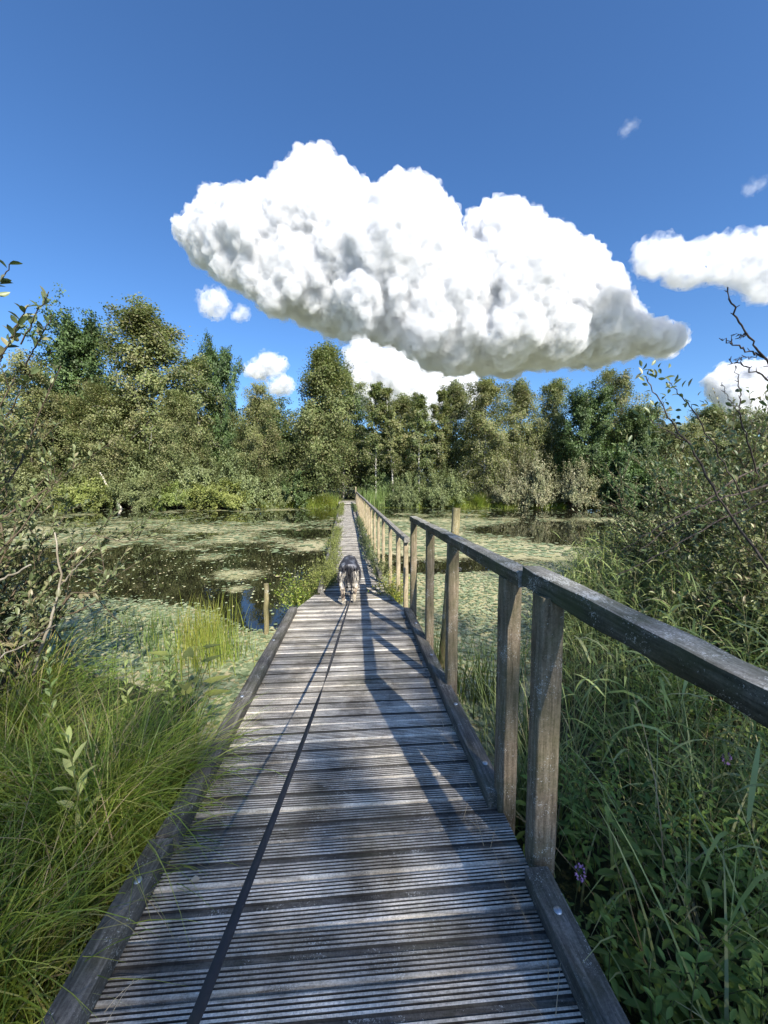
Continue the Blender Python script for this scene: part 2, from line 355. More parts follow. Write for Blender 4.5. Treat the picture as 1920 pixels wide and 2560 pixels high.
def vol_mat(name, dens, scale=0.0, lo=.42, hi=.6, col=(0.905, 0.912, 0.925)):
    """water vapour; scale > 0 breaks the density up into shreds of that size in metres"""
    m = bpy.data.materials.new(name); m.use_nodes = True; n = m.node_tree; n.nodes.clear()
    out = n.nodes.new('ShaderNodeOutputMaterial')
    v = n.nodes.new('ShaderNodeVolumePrincipled')
    v.inputs['Color'].default_value = (*col, 1); v.inputs['Density'].default_value = dens; v.inputs['Anisotropy'].default_value = 0.0
    n.links.new(v.outputs[0], out.inputs['Volume'])
    if scale:
        tc = n.nodes.new('ShaderNodeTexCoord'); nz = n.nodes.new('ShaderNodeTexNoise'); nz.inputs['Scale'].default_value = 1 / scale; nz.inputs['Detail'].default_value = 5; nz.inputs['Roughness'].default_value = .62
        n.links.new(tc.outputs['Object'], nz.inputs['Vector'])
        mr = n.nodes.new('ShaderNodeMapRange'); mr.inputs['From Min'].default_value = lo; mr.inputs['From Max'].default_value = hi; mr.inputs['To Max'].default_value = dens
        n.links.new(nz.outputs[0], mr.inputs[0]); n.links.new(mr.outputs[0], v.inputs['Density'])
    else: m.cycles.homogeneous_volume = True
    return m
def core_mat():
    m = bpy.data.materials.new('cloud core'); m.use_nodes = True
    b = m.node_tree.nodes['Principled BSDF']; b.inputs['Base Color'].default_value = (0.93, 0.93, 0.94, 1); b.inputs['Roughness'].default_value = 1
    b.inputs['Specular IOR Level'].default_value = 0
    return m

def inside(poly, P):
    x, y = P[:, 0], P[:, 1]; r = np.zeros(len(P), bool)
    for i in range(len(poly)):
        x1, y1 = poly[i]; x2, y2 = poly[i - 1]
        with np.errstate(divide='ignore', invalid='ignore'):
            c = ((y1 > y) != (y2 > y)) & (x < (x2 - x1) * (y - y1) / (y2 - y1 + 1e-9) + x1)
        r ^= c
    return r
def edge_dist(poly, P):
    D = np.full(len(P), 1e9)
    for i in range(len(poly)):
        a = np.array(poly[i - 1], float); b = np.array(poly[i], float); ab = b - a
        t = np.clip(((P - a) @ ab) / (ab @ ab), 0, 1)[:, None]
        D = np.minimum(D, np.linalg.norm(P - (a + t * ab), axis=1))
    return D

def cloud(poly, dist, voxel, label, seed, nbig=90, nsmall=500, depth=0.55, dens=0.12, core=True, rmin=4, group=None, base=None, veil=1.2, hz=0, extra=()):
    """a heap of puffs of real size and depth, melted into one closed skin with a fine lumpy surface"""
    rg = np.random.default_rng(seed); poly = np.array(poly, float)
    lo, hi = poly.min(0), poly.max(0)
    C = rg.uniform(lo, hi, (6000, 2)); C = C[inside(poly, C)]; E = edge_dist(poly, C)
    k = dist / 830.0
    sp = []
    order = np.argsort(-E)
    taken = np.zeros((0, 3))
    for i in order:                        # large puffs first, then smaller where room is left
        r = E[i] * 0.96 - (5 if nbig > 60 and base else 0)
        if r < rmin: continue
        if len(taken) and (np.hypot(taken[:, 0] - C[i, 0], taken[:, 1] - C[i, 1]) < 0.42 * taken[:, 2] + 0.1 * r).any(): continue
        taken = np.vstack([taken, [C[i, 0], C[i, 1], r]])
    for (cx, cy, r) in taken:
        rr = min(r, 95); off = rg.uniform(-1, 1) * depth * r
        sp.append((cx, cy, off, r if r < 95 else 95 + .7 * (r - 95)))
    sp += [(a, b, 0, q) for a, b, q in extra]
    big = list(sp)
    for lev, (n, f0, f1) in enumerate([(10, .28, .5), (26, .12, .24), (10, .1, .2)]):
        add = []
        for (cx, cy, off, r) in big:
            if r < rmin * 1.6 and lev >= 1: continue
            nn = n if r > 14 else n // 2
            d = rg.normal(size=(nn, 3)); d /= np.linalg.norm(d, axis=1)[:, None]; d[:, 2] = -abs(d[:, 2]) * rg.choice([1, 1, 1, -1], nn)
            for q in d:
                s = r * rg.uniform(f0, f1); p = (cx + q[0] * r * .9, cy + q[1] * r * .9, off + q[2] * r * .9, s)
                add.append(p)
        if not add: break
        A = np.array(add)
        ins = inside(poly, A[:, :2]) & (edge_dist(poly, A[:, :2]) > A[:, 3] * .35)
        A = A[ins]
        sp += [tuple(a) for a in A]
        if lev == 0: big = big + [tuple(a) for a in A]
        if lev == 1: big = [q for q in map(tuple, A) if q[3] > 7]
    VV, FF = [], []; nV = 0
    for (cx, cy, off, r) in sp:
        c = unproj(cx, cy, dist); g = 1 + off * k / dist
        if base and cy > base: g *= (1040 - base) / (1040 - cy)       # the flat underside runs away from the viewer
        c = c * g; VV.append(ICO_V * r * k * g * [1, 1.3 if base else 1, 1] + c); FF.append(ICO_F + nV); nV += len(ICO_V)
    V = np.vstack(VV); F = np.vstack(FF)
    ctr = V.mean(0)
    me = bpy.data.meshes.new('cloud'); me.from_pydata((V - ctr).tolist(), [], F.tolist())
    tmp = bpy.data.objects.new('tmp', me); COL.objects.link(tmp)
    rm = tmp.modifiers.new('r', 'REMESH'); rm.mode = 'VOXEL'; rm.voxel_size = voxel
    def tex(nm, t, size, depth_=2):
        x = bpy.data.textures.new(nm, t); x.noise_scale = size
        if t == 'CLOUDS': x.noise_depth = depth_
        return x
    for (sz, st) in ((voxel * 12, voxel * 2.2), (voxel * 4, voxel * 1.5)):
        dm = tmp.modifiers.new('d', 'DISPLACE'); dm.texture = tex('t', 'CLOUDS', sz, 3); dm.strength = st * 2; dm.mid_level = .5; dm.texture_coords = 'LOCAL'
    dg = bpy.context.evaluated_depsgraph_get()
    m2 = bpy.data.meshes.new_from_object(tmp.evaluated_get(dg)); m2.name = 'cloud'
    o = bpy.data.objects.new('cloud', m2); COL.objects.link(o); o.location = ctr
    m2.materials.clear(); m2.materials.append(vol_mat('cloud vapour', dens, hz))
    m2.polygons.foreach_set('use_smooth', [True] * len(m2.polygons))
    o['label'] = label; o['category'] = 'cloud'
    if group: o['group'] = group
    if veil:                                 # the thin fringe of vapour round it
        e1 = tmp.modifiers.new('e', 'DISPLACE'); e1.strength = voxel * veil; e1.mid_level = 0
        e2 = tmp.modifiers.new('e', 'DISPLACE'); e2.texture = tex('t', 'CLOUDS', voxel * 5, 4); e2.strength = voxel * veil * 4; e2.mid_level = .56; e2.texture_coords = 'LOCAL'
        dg = bpy.context.evaluated_depsgraph_get(); m3 = bpy.data.meshes.new_from_object(tmp.evaluated_get(dg)); m3.name = 'fringe'; m3.materials.clear(); m3.materials.append(vol_mat('thin vapour', dens * VD, VS * voxel))
        m3.polygons.foreach_set('use_smooth', [True] * len(m3.polygons)); c = bpy.data.objects.new('fringe', m3); COL.objects.link(c); c.parent = o
    if core:
        # the thick heart of the cloud, out of sight a few mean free paths in
        sh = tmp.modifiers.new('s', 'DISPLACE'); sh.strength = -core / dens; sh.mid_level = 0
        dg = bpy.context.evaluated_depsgraph_get()
        m3 = bpy.data.meshes.new_from_object(tmp.evaluated_get(dg)); m3.name = 'heart'
        m3.materials.clear(); m3.materials.append(CORE)
        m3.polygons.foreach_set('use_smooth', [True] * len(m3.polygons))
        c = bpy.data.objects.new('cloud_heart', m3); COL.objects.link(c); c.parent = o
    bpy.data.objects.remove(tmp)
    return o
CORE = core_mat()
MAIN = [(378,510),(400,470),(440,455),(470,436),(500,430),(530,436),(555,400),(600,420),(620,390),(645,318),(672,328),(700,348),(730,345),(745,372),(780,410),(800,445),(830,415),(870,402),(920,420),(965,440),(982,500),(992,535),(1003,530),(1008,470),(1050,440),(1100,445),(1140,470),(1165,500),(1200,515),(1240,530),(1260,560),(1290,590),(1325,615),(1345,655),(1400,690),(1440,692),(1484,735),(1440,765),(1380,770),(1300,780),(1200,790),(1100,800),(1000,812),(920,805),(870,770),(800,735),(740,725),(700,700),(620,685),(560,665),(530,630),(480,600),(440,570),(400,545)]
# ------------------------------------------------------------------ boardwalk
SL = .042
def xc(y): return -.057 - .078 * y                   # middle line of the near ramp
def zr(y): return -SL * y
deckm = woodmat('grooved deck board', [(.22, .195, .16), (.58, .535, .465), (.82, .77, .69)], 'X', lichen=.75, algae=.4, bump=.5, perboard=.38)
dirtm = woodmat('groove dirt', [(.03, .027, .022), (.055, .05, .042), (.1, .093, .08)], 'X', bump=.2)
midm = woodmat('worn groove floor', [(.06, .055, .048), (.12, .112, .1), (.2, .19, .175)], 'X', lichen=.3, algae=.4)
postm = woodmat('post timber', [(.09, .068, .045), (.23, .178, .12), (.37, .3, .215)], 'Z', lichen=.5, algae=.8, bump=.8)
railm = woodmat('rail timber', [(.12, .112, .095), (.27, .255, .222), (.46, .44, .395)], 'Y', lichen=1.15, algae=.8)
railsm = woodmat('shaded mossy rail side', [(.04, .038, .028), (.1, .094, .072), (.2, .188, .15)], 'Y', lichen=.5, algae=1.0)  # mossy, with shade coloured into the sides so the top looks brighter
kerbm = woodmat('kerb timber', [(.06, .055, .048), (.13, .122, .11), (.26, .245, .22)], 'Y', lichen=.35, algae=.5)
farrailm = woodmat('far rail timber', [(.12, .11, .095), (.24, .225, .2), (.38, .36, .32)], 'Y', lichen=.5, algae=.3)
farpostm = woodmat('far post timber', [(.22, .17, .1), (.38, .31, .2), (.52, .44, .3)], 'Z', lichen=.2, algae=.4)
boltm = plain('galvanised bolt', (.42, .45, .48), .4, .8)

def board_profile(w_, ridge=.0076, groove=.006, deep=.006, thick=.03):
    """section of a grooved board along its width: ridges either side of a wide middle groove"""
    pts = [(0, -thick), (0, 0)]; mats = []
    y = 0; k = 0; half = w_ / 2 - .006
    for _ in range(max(1, int(round(.068 / (ridge + groove))))):
        y += ridge; pts += [(y, 0), (y + .0008, -deep)]; y += groove; pts += [(y - .0008, -deep), (y, 0)]
    y0 = pts[-1][0]; pts.pop(); pts += [(w_ - y0 + .0008, -deep)]
    left = pts[1:len(pts) - 2]
    pts += [(w_ - a, b) for a, b in left[::-1]]; pts += [(w_, -thick)]
    out_ = []
    for q in pts:
        if not out_ or abs(q[0] - out_[-1][0]) + abs(q[1] - out_[-1][1]) > 1e-6: out_.append(q)
    return out_

def deck(name, edges, y0, y1, pitch, zf, mat_list, parent, seed, grooved=True):
    """boards laid across; edges(y) gives left and right x"""
    r = np.random.default_rng(seed); mb = MB(); y = y0
    while y < y1 - .05:
        gap = r.uniform(.009, .015); wd = pitch - gap; pr = board_profile(wd) if grooved else board_profile(wd, .02, .012, .006)
        dz = r.normal(0, .002); tl = r.normal(0, .004); skew = r.normal(0, .002)
        V = []; NS = 3
        for s in range(NS + 1):
            f = s / NS
            for (py, pz) in pr:
                yy = y + py; xl, xr = edges(yy); x = xl + (xr - xl) * f; x += r.normal(0, .0) 
                V.append((x + (-r.uniform(0, .006) if s == 0 and False else 0), yy + (f - .5) * skew * 4 - (f - .5) * .118 * 0, zf(yy) + pz + dz + tl * (f - .5)))
        V = np.array(V); K = len(pr); a = r.random()
        # the boards run square to the walk
        ang = .078 if y < 5.7 else .0995
        V[:, 1] += (V[:, 0] - (edges(y)[0] + edges(y)[1]) / 2) * ang * 1.0
        F0, F1, F2 = [], [], []
        for s in range(NS):
            for i in range(K - 1):
                q = [s * K + i, (s + 1) * K + i, (s + 1) * K + i + 1, s * K + i + 1]
                low = min(pr[i][1], pr[i + 1][1]) < -.0035 and pr[i][1] > -.02 and pr[i + 1][1] > -.02
                (F2 if low and abs(pr[i + 1][0] - pr[i][0]) > .0075 and grooved else F1 if low else F0).append(q)
        mb.add(V, F0, a, 0)
        if F1: mb.add(V, F1, a, 1)
        if F2: mb.add(V, F2, a, 2)
        ends = [list(range(K))[::-1], [NS * K + i for i in range(K)]]
        mb.add(V, ends, a, 0)
        y += pitch * (1 + r.normal(0, .01))
    return mb.build(name, mat_list, parent)

def beam(name, p0, p1, wd, ht, mat, parent=None, bev=.0035, seed=0, up=(0, 0, 1), seg=8, rough=.0012):
    """a sawn beam from p0 to p1, its long axis along local Y, worn edges"""
    p0, p1 = Vector(p0), Vector(p1); L = (p1 - p0).length; r = np.random.default_rng(seed)
    x, z = wd / 2, ht / 2; b = bev; prof = [(-x + b, -z), (x - b, -z), (x, -z + b), (x, z - b), (x - b, z), (-x + b, z), (-x, z - b), (-x, -z + b)]
    K = 8; V = []
    for s in range(seg + 1):
        for (px, pz) in prof: V.append((px + r.normal(0, rough), -L / 2 + L * s / seg, pz + r.normal(0, rough)))
    F = [[s * K + i, s * K + (i + 1) % K, (s + 1) * K + (i + 1) % K, (s + 1) * K + i] for s in range(seg) for i in range(K)]
    F = [f[::-1] for f in F]
    mb = MB(); a0 = r.random(); top = [f for q, f in enumerate(F) if q % K in (3, 4, 5)]; sid = [f for q, f in enumerate(F) if q % K not in (3, 4, 5)]
    two = isinstance(mat, (list, tuple)); mb.add(V, top, a0); mb.add(V, sid, a0, 1 if two else 0); mb.add(V, [list(range(K))], .5); mb.add(V, [list(range(seg * K, seg * K + K))[::-1]], .5)
    o = mb.build(name, mat, parent)
    yv = (p1 - p0).normalized(); u = Vector(up); xv = yv.cross(u).normalized(); zv = xv.cross(yv)
    mt = Matrix((xv, yv, zv)).transposed().to_4x4(); mt.translation = (p0 + p1) / 2
    if parent: mt = parent.matrix_world.inverted() @ mt if False else Matrix.Translation(-parent.location) @ mt
    o.matrix_local = mt if parent else mt
    if not parent: o.matrix_world = mt
    return o
def post(name, x, y, z0, z1, wd, mat, parent, seed=0, rot=0, lean=(0, 0)):
    r = np.random.default_rng(seed); mb = MB(); K = 8; a = wd / 2; b = .007; seg = 8
    prof = [(-a + b, -a), (a - b, -a), (a, -a + b), (a, a - b), (a - b, a), (-a + b, a), (-a, a - b), (-a, -a + b)]
    V = [(px + r.normal(0, .001) + lean[0] * s / seg, py + r.normal(0, .001) + lean[1] * s / seg, (z1 - z0) * s / seg) for s in range(seg + 1) for (px, py) in prof]
    F = [[s * K + i, s * K + (i + 1) % K, (s + 1) * K + (i + 1) % K, (s + 1) * K + i] for s in range(seg) for i in range(K)]
    mb.add(V, F, r.random()); mb.add(V, [list(range(seg * K, seg * K + K))]); mb.add(V, [list(range(K))[::-1]])
    o = mb.build(name, mat, parent); o.location = Vector((x, y, z0)) - parent.location; o.rotation_euler = (0, 0, rot); return o
def bolt(parent, wx, wy, wz, r_=.014):
    mb = MB(); K = 12; rows = []
    for t, q in ((1, 0), (.97, .3), (.75, .62), (.4, .85), (.05, .95)):
        for i in range(K): rows.append((t * r_ * math.cos(i * 6.283 / K), t * r_ * math.sin(i * 6.283 / K), q * r_ * .45))
    mb.add(rows, [[s * K + i, s * K + (i + 1) % K, (s + 1) * K + (i + 1) % K, (s + 1) * K + i] for s in range(4) for i in range(K)])
    o = mb.build('bolt', boltm, parent, smooth=True)
    o.matrix_parent_inverse = Matrix.Identity(4)
    bpy.context.view_layer.update()
    o.matrix_world = Matrix.Translation((wx, wy, wz)); return o

HWD = .762
ramp_ = empty('boardwalk_ramp', (0, 0, 0), 'grey grooved wooden ramp in the foreground sloping down to the pond', 'boardwalk')
def ramp_edges(y):
    xl, xr = xc(y) - HWD + .03, xc(y) + HWD - .03
    if y > 4.72:                                       # the last boards taper to the narrow walk
        f = (y - 4.72) / .98; xl = xl * (1 - f) + (-1.02) * f; xr = xr * (1 - f) + (.075) * f
    return xl, xr
deck('deck_boards', ramp_edges, -1.6, 5.62, .165, zr, [deckm, dirtm, midm], ramp_, 5)
ZK = .052
def kerb(parent, side, y0, y1, seed, mat=kerbm, h=.072, w_=.088, off=0):
    x0 = xc(y0) + side * (HWD - .045 + off); x1 = xc(y1) + side * (HWD - .045 + off)
    return beam('kerb', (x0, y0, zr(y0) + h / 2 + .003), (x1, y1, zr(y1) + h / 2 + .003), w_, h, mat, parent, seed=seed)
k1 = kerb(ramp_, -1, -1.5, 1.44, 1, off=.012); k2 = kerb(ramp_, -1, 1.46, 4.72, 2)
k3 = kerb(ramp_, 1, -1.5, 1.32, 3, off=.01); k4 = kerb(ramp_, 1, 1.68, 4.7, 4, off=-.0)
for kb, side, yy in ((k1, -1, 1.27), (k2, -1, 2.55), (k2, -1, 3.6), (k3, 1, 1.17), (k4, 1, 1.88), (k4, 1, 2.45), (k4, 1, 3.25), (k4, 1, 4.1)):
    bolt(kb, xc(yy) + side * (HWD - .045 + .01), yy, zr(yy) + .0755)
for s in (-1, 1):                                       # bearers under the boards
    beam('bearer', (xc(-1.5) + s * .6, -1.5, zr(-1.5) - .105), (xc(4.7) + s * .6, 4.7, zr(4.7) - .105), .07, .145, kerbm, ramp_, seed=9)
    for yy in (2.3, 4.4): post('pile', xc(yy) + s * .6, yy + .0, -1.2, zr(yy) - .18, .09, postm, ramp_, seed=12)

# far walk
def fx(y): return -.486 - .0995 * (y - 5.907)          # middle line
FZ = -.25
walk = empty('boardwalk', (0, 0, 0), 'long narrow sunlit boardwalk running level across the pond to the wood', 'boardwalk')
fdeckm = woodmat('far deck board', [(.26, .24, .2), (.5, .47, .42), (.66, .63, .57)], 'X', lichen=.5, algae=.15, bump=.4, perboard=.2)
deck('deck_boards', lambda y: (fx(y) - .5, fx(y) + .52), 5.66, 27.6, .165, lambda y: FZ + .012 * math.sin(y * .55), [fdeckm, dirtm], walk, 8, False)
for j, (ya, yb) in enumerate(((5.75, 9.6), (9.63, 13.8), (13.83, 18.2), (18.23, 22.8), (22.83, 27.5))):
    for s in (-1, 1):
        if s == 1 and j == 0: ya_ = 6.6
        else: ya_ = ya
        beam('kerb', (fx(ya_) + s * .5, ya_, FZ + .045), (fx(yb) + s * .5, yb, FZ + .045), .075, .085, kerbm, walk, seed=20 + j)
        beam('bearer', (fx(ya) + s * .42, ya, FZ - .11), (fx(yb) + s * .42, yb, FZ - .11), .07, .14, kerbm, walk, seed=40 + j)
for yy in np.arange(6.2, 27, 3.0):
    for s in (-1, 1): post('pile', fx(yy) + s * .42, yy, -1.6, FZ - .185, .1, postm, walk, seed=int(yy))
land = empty('landing', (0, 0, 0), 'short raised wooden landing at the far end of the boardwalk', 'landing')
deck('deck_boards', lambda y: (fx(y) - .62, fx(y) + .62), 27.75, 31.5, .165, lambda y: FZ + .13, [fdeckm, dirtm], land, 18, False)
beam('bearer', (fx(27.8) - .6, 27.8, FZ + .04), (fx(27.8) + .6, 27.8 - .06, FZ + .04), .08, .11, kerbm, land, seed=3)

# near railing
rail_n = empty('railing', (0, 0, 0), 'weathered near handrail with lichen-flecked top and five square posts', 'railing')
def rtop(y): return 1.115 - .021 * y
POSTS = [(.600, 1.37, .086, 0), (.553, 1.66, .08, 1), (.486, 2.716, .076, 2), (.428, 3.60, .074, 3), (.352, 4.64, .074, 4)]
for (px_, py_, wd_, sd_) in POSTS:
    post('post', px_ + .012, py_ + .03, -.75 if sd_ > 1 else -.45, (1.03 if sd_ == 0 else rtop(py_) - .058), wd_, postm, rail_n, seed=60 + sd_, rot=.08)
RX = lambda y: .60 - .078 * (y - 1.66) + .0
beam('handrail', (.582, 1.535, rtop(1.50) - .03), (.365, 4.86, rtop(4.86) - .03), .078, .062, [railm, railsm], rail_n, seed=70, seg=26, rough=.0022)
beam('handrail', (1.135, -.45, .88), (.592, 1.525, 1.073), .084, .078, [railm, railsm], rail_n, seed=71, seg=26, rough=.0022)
for (px_, py_, wd_, sd_) in POSTS[1:]:
    pass
# far railing
rail_f = empty('railing', (0, 0, 0), 'long far handrail on thin pale posts beside the narrow boardwalk', 'railing')
def frx(y): return fx(y) + .70
ys_ = [5.1, 5.85] + list(np.arange(6.9, 28.5, 1.25)); ftop = .70
for j, yy in enumerate(ys_):
    px_ = frx(yy) + (.0 if j else .0)
    post('post', px_, yy, -1.1, ftop - .06 + .01 * math.sin(yy), .062, farpostm, rail_f, seed=80 + j, rot=.1, lean=(rng.normal(0, .012), rng.normal(0, .012)))
for j, (a, b) in enumerate(((5.02, 9.4), (9.42, 14.4), (14.42, 20.5), (20.52, 28.6))):
    beam('handrail', (frx(a), a, ftop - .028 + (.0 if j % 2 else .006)), (frx(b), b, ftop - .028), .075, .062, farrailm, rail_f, seed=90 + j)
post('post', frx(28.4) - .05, 28.3, -1, 1.05, .09, farpostm, rail_f, seed=99)

# round stakes standing in the water
def stake(name, p0, p1, r0, r1, mat, label, seed):
    r = np.random.default_rng(seed); K = 14; S = 12; P = np.array([np.array(p0) + (np.array(p1) - np.array(p0)) * t for t in np.linspace(0, 1, K)]); P[1:-1] += r.normal(0, .004, (K - 2, 3)); P = P - np.array(p0)
    mb = MB(); tubes(mb, P, np.linspace(r0, r1, K) * (1 + r.normal(0, .035, K)), S, cap=True); o = mb.build(name, mat, smooth=False); o.location = p0; return tag(o, label, 'stake')
roundm = woodmat('round stake timber', [(.12, .095, .05), (.25, .21, .11), (.38, .33, .18)], 'Z', lichen=.5, algae=.8)
stake('wooden_stake', (.57, 3.95, -1.2), (.765, 4.05, 1.17), .052, .043, roundm, 'tall round stake leaning behind the near handrail posts', 1)
stake('wooden_stake', (-1.56, 4.92, -1.2), (-1.53, 4.9, .125), .034, .031, roundm, 'short round stake standing alone in the water left of the ramp', 2)

# litter on the boards
r = np.random.default_rng(17); mb = MB()
leaves6(mb, np.array([[0, 0, 0.]]), np.array([[.9, .3, .12]]), np.array([[0, 0, 1.]]), np.array([.034]), np.array([.026]), .9)
drylit = leafmat('dry leaf', [(.4, .3, .16), (.6, .5, .34)], trans=.1)
o = mb.build('fallen_leaf', drylit); o.location = (-.73, 1.33, zr(1.33) + .006); tag(o, 'single dry pale leaf lying on the boards near the left kerb', 'leaf')
mb = MB(); n_ = 46; y = r.uniform(.9, 4.4, n_) ; sd_ = np.where(r.random(n_) < .7, 1, -1); x = xc(y) + sd_ * (.62 + r.normal(0, .03, n_)); a = r.normal(1.4, .5, n_); L = r.uniform(.05, .17, n_); s = np.linspace(0, 1, 5)
P = np.stack([x[:, None] + np.cos(a)[:, None] * L[:, None] * s, y[:, None] + np.sin(a)[:, None] * L[:, None] * s, zr(y)[:, None] + .008 + .02 * np.sin(s * 3.1) * r.random((n_, 1))], -1)
tubes(mb, P, np.broadcast_to(.0011 * (1 - s * .4), (n_, 5)), 4, r.random(n_)); tag(mb.build('straw', drylit), 'dry straw and stalk bits caught along the kerbs of the ramp', 'straw', kind='stuff')
# ------------------------------------------------------------------ the dog and its leash
def skinned(name, verts, edges, mat, parent, sub=2, root=0):
    me = bpy.data.meshes.new(name); me.from_pydata([v[:3] for v in verts], edges, []); o = bpy.data.objects.new(name, me); COL.objects.link(o)
    md = o.modifiers.new('s', 'SKIN'); md.use_smooth_shade = True
    for i, v in enumerate(verts): sv = me.skin_vertices[0].data[i]; sv.radius = (v[3], v[4] if len(v) > 4 else v[3]); sv.use_root = (i == root)
    sb = o.modifiers.new('b', 'SUBSURF'); sb.levels = sub; sb.render_levels = sub
    dg = bpy.context.evaluated_depsgraph_get(); m2 = bpy.data.meshes.new_from_object(o.evaluated_get(dg)); m2.name = name
    bpy.data.objects.remove(o); m2.materials.clear(); m2.materials.append(mat); o = bpy.data.objects.new(name, m2); COL.objects.link(o)
    if parent: o.parent = parent
    return o
def dogcol(P):
    """coat colours by place on the animal: merle back, cream breeches, pied legs"""
    x, y, z = P.T; nz = np.array([mnoise.noise(Vector((a * 16 + 3, b * 13, c * 16))) for a, b, c in P]); n2 = np.array([mnoise.noise(Vector((a * 30, b * 30 + 9, c * 22))) for a, b, c in P])
    C = np.where((nz > .2)[:, None], [.13, .14, .16], [.035, .035, .042]); C = np.where((nz > .36)[:, None], [.24, .24, .26], C)
    br = (y < .12) & (z < .46) & (z > .25) & (np.abs(x) > .03) & (np.abs(x) < .125); C = np.where(br[:, None], np.where((n2 > .02)[:, None], [.6, .55, .46], [.3, .28, .26]), C)
    lo = (z < .24); C = np.where(lo[:, None], np.where((nz > .05)[:, None], [.55, .48, .36], np.where((n2 > 0)[:, None], [.05, .04, .035], [.3, .24, .18])), C)
    C = np.where(((z < .07))[:, None], [.62, .56, .45], C)
    C = np.where((y > .72)[:, None], np.where((np.abs(x) < .025)[:, None], [.6, .58, .52], [.03, .03, .033]), C)
    return C
m, n = newmat('merle coat'); out = N(n, 'ShaderNodeOutputMaterial'); p = N(n, 'ShaderNodeBsdfPrincipled'); a_ = N(n, 'ShaderNodeAttribute'); a_.attribute_name = 'coat'
n.links.new(a_.outputs['Color'], p.inputs['Base Color']); p.inputs['Roughness'].default_value = .6; p.inputs['Specular IOR Level'].default_value = .4; n.links.new(p.outputs[0], out.inputs[0]); coatm = m
DX, DY = -.465, 5.08
dog = empty('dog', (DX, DY, -SL * DY + .004), 'shaggy grey and black merle dog walking away along the boardwalk', 'dog'); dog.rotation_euler = (0, 0, .09)
V = [(0, .10, .525, .105, .11), (0, .26, .51, .11, .11), (0, .44, .49, .115, .125), (0, .58, .48, .1, .11), (0, .70, .43, .07, .075), (0, .80, .40, .068, .07), (0, .88, .36, .045, .042), (0, .96, .33, .028, .026),
     (-.08, .06, .44, .072, .085), (-.095, .10, .31, .045, .055), (-.09, -.035, .19, .024, .028), (-.085, -.03, .06, .02, .022), (-.085, .03, .022, .024, .018),
     (.08, .08, .44, .072, .085), (.085, .14, .31, .045, .055), (.075, .03, .19, .024, .028), (.06, .05, .06, .02, .022), (.06, .11, .022, .024, .018),
     (-.085, .56, .36, .06, .06), (-.08, .53, .25, .036, .04), (-.05, .56, .12, .022, .024), (-.04, .57, .05, .019, .02), (-.04, .62, .022, .023, .018),
     (.085, .54, .36, .06, .06), (.1, .46, .25, .036, .04), (.11, .5, .15, .022, .024), (.115, .43, .12, .02, .02), (.115, .385, .13, .022, .02),
     (0, .0, .54, .045, .045), (0, -.045, .47, .03, .03), (0, -.06, .38, .02, .02)]
E_ = [(0, 1), (1, 2), (2, 3), (3, 4), (4, 5), (5, 6), (6, 7), (0, 8), (8, 9), (9, 10), (10, 11), (11, 12), (0, 13), (13, 14), (14, 15), (15, 16), (16, 17), (3, 18), (18, 19), (19, 20), (20, 21), (21, 22), (3, 23), (23, 24), (24, 25), (25, 26), (26, 27), (0, 28), (28, 29), (29, 30)]
body = skinned('body', V, E_, coatm, dog)
me = body.data; co = np.empty(len(me.vertices) * 3); me.vertices.foreach_get('co', co); co = co.reshape(-1, 3)
ca = me.attributes.new('coat', 'FLOAT_COLOR', 'POINT'); ca.data.foreach_set('color', np.concatenate([dogcol(co), np.ones((len(co), 1))], 1).astype(np.float32).ravel())
# ears
for s in (-1, 1):
    mb = MB(); e = [(s * .045, .80, .455), (s * .075, .83, .45), (s * .1, .80, .38), (s * .075, .785, .38), (s * .06, .80, .45)]
    mb.add(e, [[0, 1, 2, 3]], .5); mb.add([(q[0] + s * .012, q[1] - .006, q[2]) for q in e], [[0, 1, 2, 3]], .5)
    ear = mb.build('ear', coatm, dog); ec = ear.data.attributes.new('coat', 'FLOAT_COLOR', 'POINT'); ec.data.foreach_set('color', np.tile([.02, .02, .022, 1], len(ear.data.vertices)).astype(np.float32))
# long coat: separate locks of hair rooted on the skin
me.calc_loop_triangles(); tri = np.empty(len(me.loop_triangles) * 3, int); me.loop_triangles.foreach_get('vertices', tri); tri = tri.reshape(-1, 3)
r = np.random.default_rng(2); A_, B_, C_ = co[tri[:, 0]], co[tri[:, 1]], co[tri[:, 2]]; fn = np.cross(B_ - A_, C_ - A_); ar = np.linalg.norm(fn, axis=1); n_ = 9000
k = r.choice(len(tri), n_, p=ar / ar.sum()); u, v = r.random(n_), r.random(n_); fl = u + v > 1; u[fl], v[fl] = 1 - u[fl], 1 - v[fl]
P = A_[k] + (B_ - A_)[k] * u[:, None] + (C_ - A_)[k] * v[:, None]; Nn = unit(fn[k]); x, y, z = P.T
L = np.full(n_, .035); L[(z < .23)] = .012; L[(y < .12) & (z > .23) & (z < .33)] = .03; L[(y < .12) & (z >= .33) & (z < .47)] = .055; L[(y < -.0) & (np.abs(x) < .026)] = .11; L[(y > .1) & (z < .38) & (z > .3)] = .06; L[y > .75] = .03; L *= r.uniform(.6, 1.2, n_)
D = unit(Nn * .3 + np.array([0, -.35, -.85]) + r.normal(0, .1, (n_, 3))); s = np.linspace(0, 1, 4)
H_ = P[:, None] + D[:, None] * (L[:, None] * s)[..., None]; H_[..., 2] -= L[:, None] * s ** 2 * .35
mb = MB(); ribbons(mb, H_, (.0055 * r.uniform(.6, 1.3, n_) * np.where(z < .18, .6, 1))[:, None] * np.array([.9, 1, .7, .1]), None, None, r=r)
C = dogcol(P); tail = (y < .03) & (np.abs(x) < .03) & (z > .3); C[tail] = [.015, .015, .018]; C = C * r.uniform(.6, 1.35, (n_, 1))
